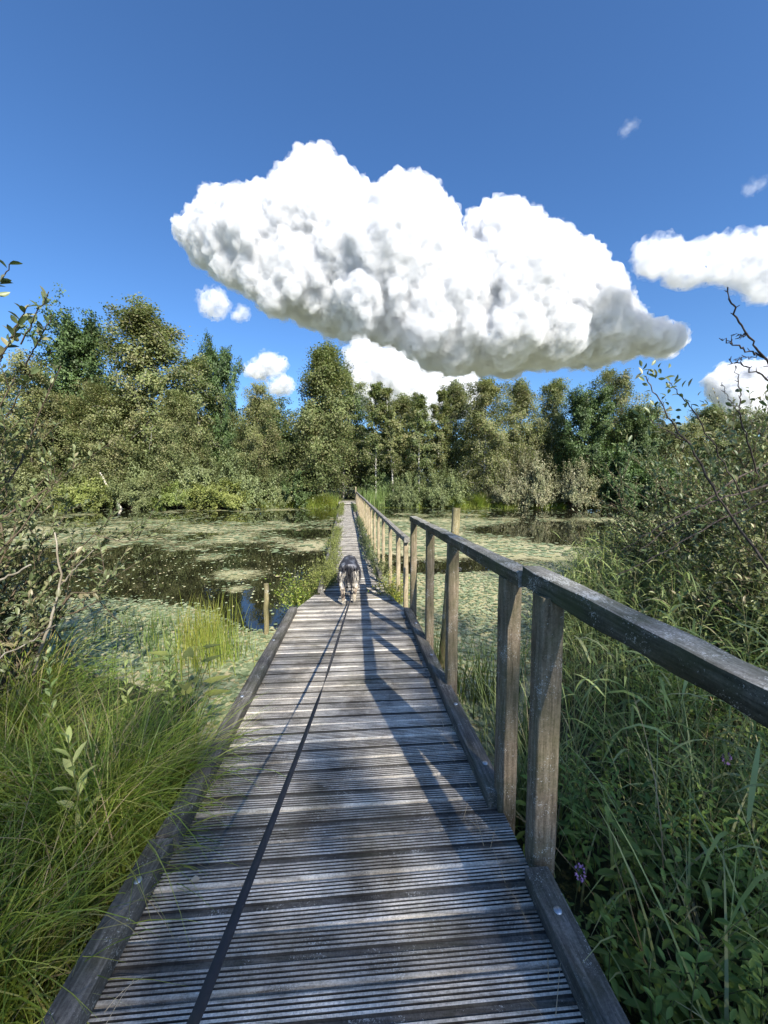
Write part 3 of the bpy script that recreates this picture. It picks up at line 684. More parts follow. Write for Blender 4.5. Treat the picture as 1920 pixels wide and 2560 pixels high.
fur = mb.build('fur', coatm, dog); fc_ = fur.data.attributes.new('coat', 'FLOAT_COLOR', 'POINT'); fc_.data.foreach_set('color', np.concatenate([np.repeat(np.clip(C, 0, 1), 8, 0), np.ones((n_ * 8, 1))], 1).astype(np.float32).ravel())
# pads of the lifted forepaw and the collar
mb = MB(); tubes(mb, np.array([[.115, .375, .128], [.115, .368, .13]]), np.array([.016, .012]), 8, cap=True); mb.build('paw_pad', plain('paw pad', (.03, .025, .025)), dog)
an = np.linspace(0, 2 * np.pi, 17); mb = MB(); cc = np.stack([np.cos(an) * .085, .655 + np.sin(an) * .05, .435 + np.sin(an) * .078], -1); tubes(mb, cc, np.full(17, .009), 5); mb.build('collar', plain('collar webbing', (.02, .02, .025)), dog)
# leash: flat webbing from the hand, along the boards, under the dog to the collar
leashm = plain('leash webbing', (.03, .032, .038), .75)
pts = np.array([(-.19, .18, .98), (-.252, .45, .735), (-.45, 5.0, -.115), (-.468, 5.35, -.1), (-.5, 5.72, .13)]); K = 90
seg = np.linalg.norm(np.diff(pts, axis=0), axis=1); cs = np.concatenate([[0], np.cumsum(seg)]); t = np.linspace(0, cs[-1], K); P = np.stack([np.interp(t, cs, pts[:, i]) for i in range(3)], -1)
u = np.clip((t - cs[1]) / (cs[2] - cs[1]), 0, 1); P[:, 2] -= .075 * np.sin(np.pi * u) * (1 - .3 * u); P[:, 0] += .004 * np.sin(u * 7)
tw = np.interp(t, [0, .5, 1.6, 2.1, 3.2, cs[-1]], [.2, .3, .5, 2.0, 2.8, 3.3]); T_ = unit(np.gradient(P, axis=0)); sd = unit(np.cross(T_, [0, 0, 1])); up_ = np.cross(sd, T_)
S_ = sd * np.cos(tw)[:, None] + up_ * np.sin(tw)[:, None]; Nn = np.cross(S_, T_); hw, ht = .0095, .0012
V = np.stack([P - S_ * hw - Nn * ht, P + S_ * hw - Nn * ht, P + S_ * hw + Nn * ht, P - S_ * hw + Nn * ht], 1); idx = np.arange(K * 4).reshape(K, 4)
F = np.stack([idx[:-1], np.roll(idx[:-1], -1, 1), np.roll(idx[1:], -1, 1), idx[1:]], -1).reshape(-1, 4); mb = MB(); mb.add(V.reshape(-1, 3), F); tag(mb.build('leash', leashm), 'long dark webbing leash stretched over the boards to the dog', 'leash')
# ------------------------------------------------------------------ trees and bushes
olive = leafmat('birch leaf', [(.1, .135, .045), (.17, .205, .072), (.24, .265, .11), (.31, .295, .145)], clump=.5, trans=.4)
oakm = leafmat('oak leaf', [(.05, .085, .03), (.085, .14, .045), (.13, .2, .07)], clump=.7, trans=.3)
willm = leafmat('willow leaf', [(.12, .155, .06), (.2, .235, .095), (.29, .32, .155)], clump=.8, trans=.35)
yelm = leafmat('yellow willow leaf', [(.13, .17, .04), (.21, .25, .065), (.3, .33, .11)], clump=1.2, trans=.35)  # yellow-green by its own leaf colour
redm = leafmat('dusty willow leaf', [(.13, .145, .07), (.2, .215, .11), (.28, .27, .155), (.33, .3, .19)], clump=.9, trans=.25)
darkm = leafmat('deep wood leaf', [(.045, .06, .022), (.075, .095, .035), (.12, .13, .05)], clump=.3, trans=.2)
bark = barkmat('dark bark', (.05, .042, .03), (.12, .1, .075)); birchbark = barkmat('birch bark', (.09, .08, .065), (.5, .48, .43), 5, birch=True)
twigm = barkmat('willow twig', (.06, .045, .03), (.14, .11, .075), 20)

def wig(P, amp, r):
    K = P.shape[1]; s = r.normal(0, 1, P.shape) * amp; s[:, 0] = 0; return P + np.cumsum(s, 1) * np.linspace(0, 1, K)[None, :, None] ** .5

def tree(seed, H, Rc, cb=.2, prof='birch', n1=55, n2=9, n3=26, rise=.5, droop=.5, leaf=.095, trunk_r=.09, stems=1, clumpy=.25, asp=.55, spray=.16):
    """trunk, limbs, twigs and a crown of separate leaves; returns two collectors"""
    r = np.random.default_rng(seed); W_, Lf = MB(), MB(); K = 12
    for st in range(stems):
        t = np.linspace(0, 1, K); lean = r.normal(0, .035 if stems == 1 else .16, 2) * H
        h = H * (1 if st == 0 else r.uniform(.75, .98))
        tr = np.stack([lean[0] * t ** 1.5, lean[1] * t ** 1.5, h * t], -1); tr[1:] += np.cumsum(r.normal(0, .012 * H / 10, (K - 1, 3)) * [1, 1, .2], 0)
        rad = trunk_r * (1 - t) ** .8 + .012
        tubes(W_, tr, rad, 7)
        m_ = n1 // stems
        tt = cb + (1 - cb) * r.random(m_) ** .85; tt = np.sort(tt); tt[-3:] = [.96, .98, .995]
        u = (tt - cb) / (1 - cb)
        if prof == 'birch': R_ = Rc * (np.sin(np.pi * np.clip(u * .78 + .16, 0, 1)) ** .8 * (1 - .35 * u))
        elif prof == 'oak': R_ = Rc * np.sqrt(np.clip(1 - (u * 1.5 - .62) ** 2, .05, 1))
        elif prof == 'cone': R_ = Rc * (1.02 - u) ** .75 * np.clip(u * 5 + .45, 0, 1)
        else: R_ = Rc * np.ones(m_) * (1 - .5 * u)
        R_ = R_ * r.uniform(.55, 1.18, m_)
        az = np.arange(m_) * 2.4 + r.normal(0, .5, m_)
        base = np.stack([np.interp(tt, t, tr[:, i]) for i in range(3)], -1)
        KB = 6; s = np.linspace(0, 1, KB)
        out_ = np.stack([np.cos(az), np.sin(az)], -1)
        zz = R_[:, None] * (rise * 1.2 * s - droop * s ** 2.2 * (1 - .6 * u[:, None])) + (u[:, None] ** 2) * R_[:, None] * s * .9
        B = np.concatenate([base[:, None, :2] + out_[:, None, :] * (R_[:, None] * s)[..., None], (base[:, 2:3] + zz)[..., None]], -1)
        B = wig(B, .06 * Rc / 2, r)
        tubes(W_, B, np.maximum(.007, (trunk_r * .32 * (1 - tt * .6))[:, None] * (1 - s * .85)), 4)
        # twigs
        sb = r.uniform(.22, 1, (m_, n2)); ii = np.repeat(np.arange(m_), n2); sb = sb.ravel()
        j = np.minimum((sb * (KB - 1)).astype(int), KB - 2); f = (sb * (KB - 1) - j)[:, None]
        tb = B[ii, j] * (1 - f) + B[ii, j + 1] * f; bd = unit(B[ii, j + 1] - B[ii, j])
        dv = unit(bd * .6 + rdir(len(ii), r) * .8 + np.array([0, 0, .15 if prof != 'birch' else -.05]))
        tl = Rc * r.uniform(.16, .42, len(ii)) * (1.1 - .4 * u[ii]); ks = np.linspace(0, 1, 4)
        T = tb[:, None] + dv[:, None] * (tl[:, None] * ks)[..., None]; T[..., 2] -= (tl[:, None] * ks ** 2) * (droop * .9)
        tubes(W_, T, np.broadcast_to(.006 * (1 - ks * .6), T.shape[:2]), 3)
        # leaves round the twigs, by clumps of their own shade
        n = len(ii) * n3; ti = np.repeat(np.arange(len(ii)), n3); q = r.uniform(.1, 1.05, n) * 3; jj = np.minimum(q.astype(int), 2); f = (q - jj)[:, None]
        P = T[ti, jj] * (1 - f) + T[ti, jj + 1] * f + r.normal(0, spray * Rc / 2.4, (n, 3)) * [1, 1, .8]
        o3 = P - np.array([0, 0, H * .55]); o3[:, 2] *= .6; Nn = unit(unit(o3) * .9 + rdir(n, r) * .75 + [0, 0, .35]); D = unit(np.cross(Nn, rdir(n, r)) + [0, 0, -.3])
        ca = r.normal(.5, clumpy, len(ii))
        L = leaf * 1.45 * r.uniform(.6, 1.25, n)
        leaves(Lf, P, D, Nn, L, L * asp * 1.45, np.clip(ca[ti] + r.normal(0, .18, n), 0, 1))
    return W_, Lf

def bush(seed, rx, ry, rz, nst=60, n2=10, n3=24, leaf=.09, near=False, asp=.42, hang=0.0, stemr=.02, spread=.35, upl=.55):
    r = np.random.default_rng(seed); W_, Lf = MB(), MB(); K = 7; s = np.linspace(0, 1, K)
    d = rdir(nst, r); d[:, 2] = np.abs(d[:, 2]) * 1.1 + .02; d = unit(d)
    tip = d * [rx, ry, rz] * r.uniform(.62, 1.1, (nst, 1)); b0 = np.concatenate([r.normal(0, spread, (nst, 2)) * [rx * .5, ry * .5], np.zeros((nst, 1))], 1)
    B = b0[:, None] + (tip - b0)[:, None] * s[None, :, None]; B[..., 2] += np.sin(s * np.pi)[None] * rz * .18 * (1 - d[:, 2:3])
    B = wig(B, .03 * rz, r); tubes(W_, B, stemr * (1 - s * .8)[None] * r.uniform(.5, 1, (nst, 1)), 5)
    ii = np.repeat(np.arange(nst), n2); sb = r.uniform(.2, 1, len(ii)); j = np.minimum((sb * (K - 1)).astype(int), K - 2); f = (sb * (K - 1) - j)[:, None]
    tb = B[ii, j] * (1 - f) + B[ii, j + 1] * f; bd = unit(B[ii, j + 1] - B[ii, j])
    dv = unit(bd * .9 + rdir(len(ii), r) * .75 + [0, 0, upl]); tl = min(rx, rz) * r.uniform(.14, .36, len(ii)); ks = np.linspace(0, 1, 4)
    T = tb[:, None] + dv[:, None] * (tl[:, None] * ks)[..., None]; T[..., 2] -= tl[:, None] * ks ** 2 * hang
    tubes(W_, T, np.broadcast_to(stemr * .22 * (1 - ks * .6), T.shape[:2]), 4 if near else 3)
    n = len(ii) * n3; ti = np.repeat(np.arange(len(ii)), n3); q = (np.tile(np.arange(n3), len(ii)) + r.uniform(0, 1, n)) / n3 * 3; jj = np.minimum(q.astype(int), 2); f = (q - jj)[:, None]
    P = T[ti, jj] * (1 - f) + T[ti, jj + 1] * f
    td = unit(T[ti, 3] - T[ti, 0]); sd = rdir(n, r)
    ca = np.clip(r.normal(.5, .2, len(ii))[ti] + r.normal(0, .2, n), 0, 1)
    if near:
        D = unit(td * .8 + sd * .75 + [0, 0, .15]); Nn = unit(rdir(n, r) * .5 + [0, 0, .8]); L = leaf * r.uniform(.55, 1.15, n)
        leaves6(Lf, P, D, Nn, L, L * asp, ca)
    else:
        P = P + r.normal(0, .05 * rx / 2, (n, 3)); Nn = unit(unit(P - [0, 0, rz * .2]) * .9 + rdir(n, r) * .75 + [0, 0, .3]); D = unit(np.cross(Nn, sd) + td * .4); L = leaf * 1.2 * r.uniform(.6, 1.2, n); leaves(Lf, P, D, Nn, L, L * asp * 1.5, ca)
    return W_, Lf

CROWN_H = {}
def plant_mesh(wl, wood, leaf):
    m_ = wl[0].mesh('trunk', wood), wl[1].mesh('crown', leaf)
    CROWN_H[m_[1].name] = float(np.percentile(np.vstack(wl[1].V)[:, 2], 99.6)); return m_
def plant_mesh_(wl, wood, leaf): return wl[0].mesh('trunk', wood), wl[1].mesh('crown', leaf)
def gz(x, y): return float(terrain(np.array([x]), np.array([y]))[0])
def place(meshes, name, x, y, s, rz, label, cat, group=None, parts=('trunk', 'crown'), sz=None, z=None, sx=None):
    o = empty(name, (x, y, (gz(x, y) - .05) if z is None else z), label, cat, group); o.rotation_euler = (0, 0, rz); o.scale = (sx or s, s, sz or s)
    for nm, me in zip(parts, meshes):
        c_ = bpy.data.objects.new(nm, me); COL.objects.link(c_); c_.parent = o
    return o
def wx(px, d): return (px - 829.5) / 830 * d

BI = [plant_mesh(tree(s, 11, 2.6, .12, 'birch', 84, 12, 36, .75, .75, .085, .085), birchbark, olive) for s in (1, 2)]
CO = [plant_mesh(tree(s, 11, 2.9, .08, 'cone', 110, 12, 36, .55, .7, .085, .1), bark, olive) for s in (4, 5)]
SLIM = [plant_mesh(tree(s, 9, 1.25, .22, 'birch', 60, 8, 32, .9, .6, .08, .06), birchbark, olive) for s in (7, 8)]
OK_ = [plant_mesh(tree(s, 10, 3.3, .12, 'oak', 90, 14, 38, .45, .15, .11, .16, clumpy=.3, asp=.7, spray=.13), bark, oakm) for s in (10, 11)]
SP = [plant_mesh(tree(s, 10.5, 2.9, .1, 'birch', 84, 11, 36, .9, .5, .085, .1, stems=3), bark, olive) for s in (14, 15)]
BW = [plant_mesh(bush(s, 2.6, 2.2, 2.6, 110, 14, 34, .1), twigm, willm) for s in (20, 21)]
BY = [plant_mesh(bush(s, 2.6, 2.0, 1.7, 120, 14, 34, .1, asp=.55), twigm, yelm) for s in (24,)]
BR = [plant_mesh(bush(s, 2.4, 2.0, 2.4, 110, 14, 28, .09), twigm, redm) for s in (27,)]
BG = [plant_mesh(bush(s, 2.4, 2.0, 2.6, 110, 14, 34, .11, asp=.6), twigm, oakm) for s in (29,)]

def T(kind, px, py, d, name, label, cat='tree', w=1.0, k=0, group=None, H0=11.0, rz=None):
    w = w * (1.28 if kind is BI else 1.15 if kind in (SP, CO) else 1.0)
    """a tree whose top reaches elevation of row py seen from the walk's near end, d metres out"""
    H = (1040 - py) / 830 * d + EYE + .25; s = H / CROWN_H[kind[k % len(kind)][1].name]
    x = wx(px, d); return place(kind[k % len(kind)], name, x, d, s * w, (px * .37 + d) % 6.28 if rz is None else rz, label, cat, group, sz=s)
A = 'across the pond'
T(SP, -40, 790, 30, 'alder_tree', 'olive tree half behind the near left willow ' + A)
T(SP, 75, 790, 30.5, 'alder_tree', 'olive brown tree just right of the near left willow top ' + A, k=1, w=.9)
T(OK_, 172, 692, 34, 'oak_tree', 'dark green oak with an open top, leftmost tall crown ' + A, w=.75, H0=10.3)
T(SP, 215, 830, 29.5, 'alder_tree', 'low olive tree in front of the tall dark oak ' + A, w=1.0)
T(BI, 345, 680, 32.5, 'birch_tree', 'tallest grey brown birch with a thin feathery top ' + A, w=.95, H0=11.2)
T(SP, 285, 765, 30.5, 'birch_tree', 'broad olive birch in front of the feathery tall birch ' + A, k=1, w=.8)
T(BI, 425, 780, 33, 'birch_tree', 'thin twiggy birch on the right shoulder of the tallest birch', k=1, w=.85, H0=11.2)
T(OK_, 487, 752, 34, 'oak_tree', 'narrow dark oak standing up behind the lower olive trees', w=.48, k=1, H0=10.3)
T(CO, 385, 845, 29.8, 'birch_tree', 'pale olive birch above the yellow green bush', w=.9)
T(SP, 545, 838, 31, 'alder_tree', 'round olive tree left of the pyramid birch', w=.75)
T(OK_, 597, 868, 36, 'oak_tree', 'low dark tree top showing in the gap left of the pyramid birch', w=.9, H0=10.3)
T(CO, 688, 752, 30.8, 'birch_tree', 'big pyramid shaped birch hanging over the end of the boardwalk', w=.95, k=1)
T(BI, 742, 800, 34.5, 'birch_tree', 'dark olive birch behind the right shoulder of the pyramid birch', w=.8, H0=11.2)
T(SLIM, 812, 828, 31, 'birch_tree', 'slim birch with a white stem right of the landing', H0=9.2)
T(SLIM, 850, 842, 30.6, 'birch_tree', 'slim birch with a leaning white stem, second from the landing', k=1, H0=9.2)
T(SLIM, 905, 850, 30.4, 'birch_tree', 'slim pale green birch between the white stems and the broad brown birch', H0=9.2, w=1.1)
T(SLIM, 942, 843, 31.5, 'birch_tree', 'pointed slim birch just left of the broad brown birch', k=1, H0=9.2)
T(BI, 880, 862, 35, 'birch_tree', 'dim birch behind the slim white stemmed birches', w=1.1, H0=11.2)
T(BI, 1045, 818, 30.3, 'birch_tree', 'broad brown birch with a pale forked stem ' + A, w=.9, H0=11.2, k=1)
T(BI, 985, 835, 34, 'birch_tree', 'birch behind the left edge of the broad brown birch', w=.8, H0=11.2)
T(BI, 1122, 832, 33.5, 'birch_tree', 'grey birch behind the right edge of the broad brown birch', w=.75, H0=11.2)
T(BI, 1185, 826, 34, 'birch_tree', 'thin topped birch left of the round dark oak', w=.7, k=1, H0=11.2)
T(OK_, 1262, 842, 31, 'oak_tree', 'large round dark green oak on the right of the far shore', w=.85, k=1, H0=10.3)
T(SP, 1342, 800, 34, 'alder_tree', 'airy tree top rising behind the round dark oak', w=.7)
T(OK_, 1370, 880, 31, 'oak_tree', 'smaller dark oak right of the large round oak', w=.8, H0=10.3)
T(SP, 1440, 880, 32, 'alder_tree', 'olive tree behind the arching willow twigs', k=1, w=.9)
T(BI, 1530, 885, 33, 'birch_tree', 'olive birch behind the bare dead branches', w=1.1, H0=11.2)
T(SP, 1640, 885, 31, 'alder_tree', 'olive tree at the right edge of the far shore', w=1.0)
T(SP, -150, 800, 28, 'alder_tree', 'olive tree beyond the left edge behind the near willow', k=1)
# bushes along the far shore
def Bsh(kind, px, d, s, name, label, k=0, sz=None, sx=None): return place(kind[k % len(kind)], name, wx(px, d), d, s, px * .7 % 6.28, label, 'bush', parts=('stems', 'foliage'), sz=sz, z=-.5, sx=sx)
Bsh(BW, 60, 29, 1.0, 'willow_bush', 'grey green willow bush on the far shore seen through the near left willow', sz=1.15)
Bsh(BY, 200, 28.6, 1.0, 'willow_bush', 'pale yellowish bush behind the leaning white log', sz=1.25)
Bsh(BW, 300, 28.7, .95, 'willow_bush', 'grey willow bush just right of the leaning white log', k=1, sz=.85)
Bsh(BW, 235, 30.5, 1.1, 'willow_bush', 'taller olive willow behind the pale yellowish bush', sz=1.5)
Bsh(BY, 475, 28.2, 1.05, 'willow_bush', 'bright yellow green bush overhanging the water ' + A, sz=1.1)
Bsh(BY, 390, 28.5, .8, 'willow_bush', 'small yellow green bush left of the bright one on the far shore', sz=1.0)
Bsh(BW, 430, 30.2, 1.2, 'willow_bush', 'tall pale willow bush above the bright yellow green one', k=1, sz=1.55)
Bsh(BW, 520, 30, 1.0, 'willow_bush', 'grey green willow leaning right beside the sedge bank', sz=1.5)
Bsh(BW, 340, 31, 1.2, 'willow_bush', 'dense willow bush under the tallest birch', sz=1.7)
Bsh(BR, 1085, 29.6, .75, 'willow_bush', 'brownish willow bush under the broad brown birch', sz=1.25)
Bsh(BR, 1150, 29.7, .95, 'willow_bush', 'tall dusty reddish grey willow bush on the right far shore', sz=1.55)
Bsh(BR, 1235, 29.3, .95, 'willow_bush', 'dusty willow bush dipping its twigs in the water below the round oak', sz=1.25)
Bsh(BG, 1330, 29.3, .95, 'willow_bush', 'dark green bush at the water below the smaller oak', sz=1.5)
Bsh(BG, 1400, 29, 1.0, 'willow_bush', 'green bush just left of the near right willow on the far shore', sz=1.2)
Bsh(BW, 880, 30.3, .6, 'willow_bush', 'low grey bush among the slim birch stems', sz=.9)
Bsh(BW, 960, 30.2, .8, 'willow_bush', 'low bush between slim birches and broad brown birch', k=1, sz=1.1)
Bsh(BG, 825, 32, .7, 'willow_bush', 'shaded bush right of the dark path opening', sz=1.3)
Bsh(BG, 640, 31, .9, 'willow_bush', 'shaded bush under the pyramid birch', sz=1.0)
Bsh(BW, 600, 30.6, .6, 'willow_bush', 'small willow at the left foot of the pyramid birch', sz=1.0)

# the wood behind reads as one dark mass
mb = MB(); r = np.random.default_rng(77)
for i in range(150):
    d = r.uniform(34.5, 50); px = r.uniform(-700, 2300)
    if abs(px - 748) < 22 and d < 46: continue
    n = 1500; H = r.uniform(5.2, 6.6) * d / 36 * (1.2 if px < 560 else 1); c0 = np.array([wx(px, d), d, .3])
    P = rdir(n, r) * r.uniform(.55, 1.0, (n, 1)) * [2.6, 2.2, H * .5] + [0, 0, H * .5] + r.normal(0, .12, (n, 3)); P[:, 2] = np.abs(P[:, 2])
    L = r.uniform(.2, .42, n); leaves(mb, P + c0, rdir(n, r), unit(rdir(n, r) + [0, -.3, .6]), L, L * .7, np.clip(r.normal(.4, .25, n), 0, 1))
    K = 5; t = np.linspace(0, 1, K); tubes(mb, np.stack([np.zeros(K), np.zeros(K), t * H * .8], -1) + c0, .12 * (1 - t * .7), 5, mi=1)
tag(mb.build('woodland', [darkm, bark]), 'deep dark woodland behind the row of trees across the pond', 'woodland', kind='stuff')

# the leaning white log
r = np.random.default_rng(5); K = 10
p0 = np.array([wx(263, 27.9), 27.9, -.62]); p1 = np.array([wx(219, 28.2), 28.2, 2.1]); P = p0 + (p1 - p0) * np.linspace(0, 1, K)[:, None]; P[1:-1] += r.normal(0, .03, (K - 2, 3))
mb = MB(); tubes(mb, P - p0, np.linspace(.085, .05, K), 8, cap=True); o = mb.build('fallen_log', plain('bleached wood', (.5, .46, .38), .9)); o.location = p0
tag(o, 'bleached white log leaning out of the bushes on the left far shore', 'log')

# ------------------------------------------------------------------ grasses
sedgem = leafmat('sedge blade', [(.09, .15, .02), (.19, .27, .035), (.32, .37, .06), (.45, .4, .15)], clump=1.5, trans=.35, rough=.4, gloss=.4)
drym = leafmat('dry blade', [(.3, .24, .12), (.42, .33, .18)], clump=1, trans=.2)
reedm = leafmat('reed leaf', [(.12, .17, .045), (.2, .28, .08), (.3, .38, .14), (.42, .4, .2)], clump=1.5, trans=.3, rough=.45)
herbm = leafmat('herb leaf', [(.09, .16, .035), (.16, .26, .05), (.25, .37, .09)], clump=2.5, trans=.3, rough=.45)
shorem = leafmat('shore grass', [(.15, .21, .03), (.25, .32, .05), (.38, .38, .1)], clump=.8, trans=.4)
rushm = leafmat('rush', [(.06, .1, .025), (.11, .17, .04), (.17, .22, .07)], clump=2, trans=.2)
youngm = leafmat('young willow leaf', [(.36, .46, .12), (.48, .56, .18), (.58, .62, .28)], clump=3, trans=.35, gloss=.4)
nearwm = leafmat('near willow leaf', [(.075, .11, .04), (.14, .18, .075), (.22, .26, .12), (.3, .27, .15)], clump=1.4, trans=.28, rough=.42, gloss=.45)
stemm = leafmat('green stem', [(.08, .1, .03), (.14, .15, .06)], trans=.05)
pinkm = plain('purple petal', (.42, .24, .46), .7)

def blades(mb, base, n, Lr, w_, out_=.5, grav=.5, K=7, spread=.05, r=rng, az=None, a=(.45, .25), mi=0, zup=1.0):
    """arching blades from points base (m,3)"""
    base = np.asarray(base, float); b = base[r.integers(0, len(base), n)] + r.normal(0, 1, (n, 3)) * [spread, spread, 0]
    th = r.uniform(0, 6.283, n) if az is None else r.normal(az[0], az[1], n)
    o_ = np.abs(r.normal(0, out_, n)); d0 = unit(np.stack([np.cos(th) * o_, np.sin(th) * o_, np.full(n, zup)], -1))
    L = r.uniform(*Lr, n); s = np.linspace(0, 1, K); g = grav * r.uniform(.4, 1.6, n)
    hd = np.stack([np.cos(th), np.sin(th), np.zeros(n)], -1)
    ph = (g[:, None] * s ** 1.3) * 2.0
    ang0 = np.arctan2(o_, zup)[:, None]; ang = np.minimum(ang0 + ph, 2.5)
    st = (L / (K - 1))[:, None]; dz = np.cos(ang[:, :-1]) * st; dh = np.sin(ang[:, :-1]) * st
    z = np.concatenate([np.zeros((n, 1)), np.cumsum(dz, 1)], 1); h = np.concatenate([np.zeros((n, 1)), np.cumsum(dh, 1)], 1)
    P = b[:, None] + hd[:, None] * h[..., None]; P[..., 2] += z
    side = np.stack([-np.sin(th), np.cos(th), r.normal(0, .5, n)], -1); side = unit(side)
    P += side[:, None] * (s ** 2)[None, :, None] * r.normal(0, .06, n)[:, None, None] * L[:, None, None]
    wd = w_ * r.uniform(.6, 1.2, n)[:, None] * np.clip(1.05 - s ** 2.2, .04, 1)[None]
    ribbons(mb, P, wd, side, np.clip(r.normal(a[0], a[1], n), 0, 1), mi)
    return P

# big sedge tussocks on the left foreground bank
def tussock(x, y, n, Lr, label, seed, w_=.006, grav=.8, spread=.08, out_=.5, az=None, dry=6):
    r = np.random.default_rng(seed); mb = MB(); z = gz(x, y) - .03
    blades(mb, [[0, 0, 0]], n, Lr, w_, out_, grav, 9, spread, r)
    if az is not None: blades(mb, [[0, 0, 0]], n // 3, (Lr[0] * .9, Lr[1] * 1.1), w_, out_ * .9, grav, 9, spread, r, az=(az, .5), a=(.65, .2))
    blades(mb, [[0, 0, 0]], n // dry, (Lr[0], Lr[1] * 1.15), w_ * .7, out_ * 1.2, grav * .8, 9, spread, r, mi=1)
    o = mb.build('sedge_tussock', [sedgem, drym]); o.location = (x, y, z); return tag(o, label, 'sedge', 'sedge tussocks on the left bank')
tussock(-1.38, 1.68, 640, (.6, .98), 'lush sedge tussock spilling its blades over the left kerb', 1, az=-.1, spread=.1)
tussock(-1.3, 1.12, 340, (.5, .85), 'sedge tussock close to the camera at the lower left kerb', 2, az=.1)
tussock(-1.85, 1.75, 460, (.6, 1.0), 'tall sedge tussock around the pale willow shoot', 3, az=0)
tussock(-1.7, 1.2, 330, (.5, .95), 'sedge tussock in the lower left corner', 4)
tussock(-2.35, 2.35, 420, (.6, 1.05), 'sedge tussock under the near left willow', 5)
tussock(-1.62, 2.3, 240, (.4, .7), 'low sedge tussock beside the arrow leaved plant', 6)
tussock(-2.3, 1.5, 330, (.7, 1.15), 'dark sedge tussock at the left picture edge', 7)
tussock(-2.9, 3.1, 300, (.6, 1.0), 'sedge tussock at the water behind the near left willow', 8)
tussock(-1.16, 1.95, 320, (.5, .85), 'sedge leaning over the left kerb onto the boards', 9, grav=.85, az=-.1, spread=.06)
tussock(-1.14, 1.5, 260, (.45, .8), 'thin sedge hanging over the left kerb nearest the bolt', 10, grav=.9, az=0, spread=.06)
# emergent grass
def tuft(name, x, y, z, n, Lr, w_, mat, label, seed, spread=.1, out_=.18, grav=.15, cat='grass', a=(.6, .2)):
    r = np.random.default_rng(seed); mb = MB(); blades(mb, [[0, 0, 0]], n, Lr, w_, out_, grav, 6, spread, r, a=a)
    o = mb.build(name, mat); o.location = (x, y, z); return tag(o, label, cat)
tuft('grass_tuft', -2.25, 4.65, -.62, 260, (.35, .74), .009, shorem, 'bright green grass tuft standing in the pads left of the short stake', 31, .17)
tuft('grass_tuft', -1.85, 4.2, -.62, 170, (.3, .6), .008, shorem, 'shorter sunny grass tuft in the pads nearer than the bright one', 32, .16)
tuft('rush_tuft', -3.5, 4.9, -.62, 80, (.3, .5), .009, rushm, 'dark rush tuft in the pads at the far left', 33, .2)
tuft('rush_tuft', -2.9, 4.6, -.62, 60, (.25, .45), .009, rushm, 'sparse dark rush tuft between the left willow and the bright grass', 34, .14)
tuft('rush_tuft', -3.0, 5.1, -.62, 40, (.25, .45), .009, rushm, 'small rush tuft where the pads meet the dark water', 36, .12)
tuft('rush_tuft', .86, 3.35, -.62, 130, (.5, .85), .009, rushm, 'dark green rushes behind the middle posts of the near railing', 35, .13, .3, .2, 'rush', (.3, .2))
tuft('rush_tuft', .55, 3.95, -.62, 70, (.35, .75), .006, rushm, 'rushes at the foot of the tall round stake', 38, .07, .15, .15, 'rush')
for i, (px_, py_, d) in enumerate(((1310, 1185, 5.2), (1335, 1175, 5.6), (1378, 1170, 5.8))):
    r = np.random.default_rng(50 + i); mb = MB(); x = wx(px_, d)
    blades(mb, [[0, 0, 0]], 3, (.95, 1.15), .03, .12, .06, 6, .02, r, a=(.8, .1)); o = mb.build('iris_leaf', yelm); o.location = (x, d, -.45)
    tag(o, ['yellow green iris blades leaning left beside the right hand reeds', 'upright yellow green iris blades before the near right willow', 'paler iris blades rising under the near right willow twigs'][i], 'iris')

tuft('grass_tuft', .84, 2.05, -.55, 170, (.35, .7), .009, reedm, 'grass tuft between the two nearest posts of the near railing', 42, .1, .35, .3)
tuft('grass_tuft', 1.02, 2.75, -.6, 150, (.35, .7), .009, reedm, 'grass tuft at the water edge right of the second nearest post', 43, .13, .35, .3)
tuft('grass_tuft', -2.05, 3.9, -.62, 110, (.3, .6), .008, shorem, 'loose sunny grass at the water edge behind the pale shoots', 39, .2)
tuft('rush_tuft', -2.5, 4.2, -.62, 60, (.3, .55), .008, rushm, 'dark rushes just left of the bright grass in the pads', 40, .16)
# sedges and grasses on the far shore
mb = MB(); r = np.random.default_rng(8)
def shore_strip(px0, px1, n, Lr, w_, dy, a, mi=0, grav=.4, out_=.3):
    px = r.uniform(px0, px1, n); x0 = (px - 829.5) / 830 * 29.5; y = far_shore(x0) + r.uniform(dy[0], dy[1], n)
    z = np.maximum(terrain(x0, y), WZ - .05) - .03; B_ = np.stack([x0, y, z], -1)
    blades(mb, B_, n, Lr, w_, out_, grav, 5, .0, r, a=a, mi=mi)
shore_strip(560, 735, 2600, (.4, 1.0), .02, (-.5, 1.0), (.6, .25)); shore_strip(770, 900, 1500, (.8, 1.7), .02, (-.2, .8), (.3, .2), 1, .15, .12)
shore_strip(-100, 560, 2600, (.25, .6), .02, (-.5, .3), (.5, .25)); shore_strip(900, 1130, 2200, (.3, .8), .02, (-.5, .7), (.6, .25)); shore_strip(1120, 1270, 2200, (.3, .7), .022, (-.9, .2), (.35, .2))
shore_strip(1270, 1700, 1500, (.3, .8), .022, (-.4, .5), (.3, .2)); shore_strip(560, 725, 700, (.8, 1.4), .02, (.5, 2), (.3, .2), 1)
shore_strip(800, 1300, 2500, (.06, .16), .03, (-1.4, -.2), (.7, .25)); shore_strip(200, 735, 2500, (.06, .16), .03, (-1.2, -.2), (.7, .25))
tag(mb.build('shore_grass', [shorem, reedm]), 'sunlit grass and sedge fringe along the far shore', 'grass', kind='stuff')
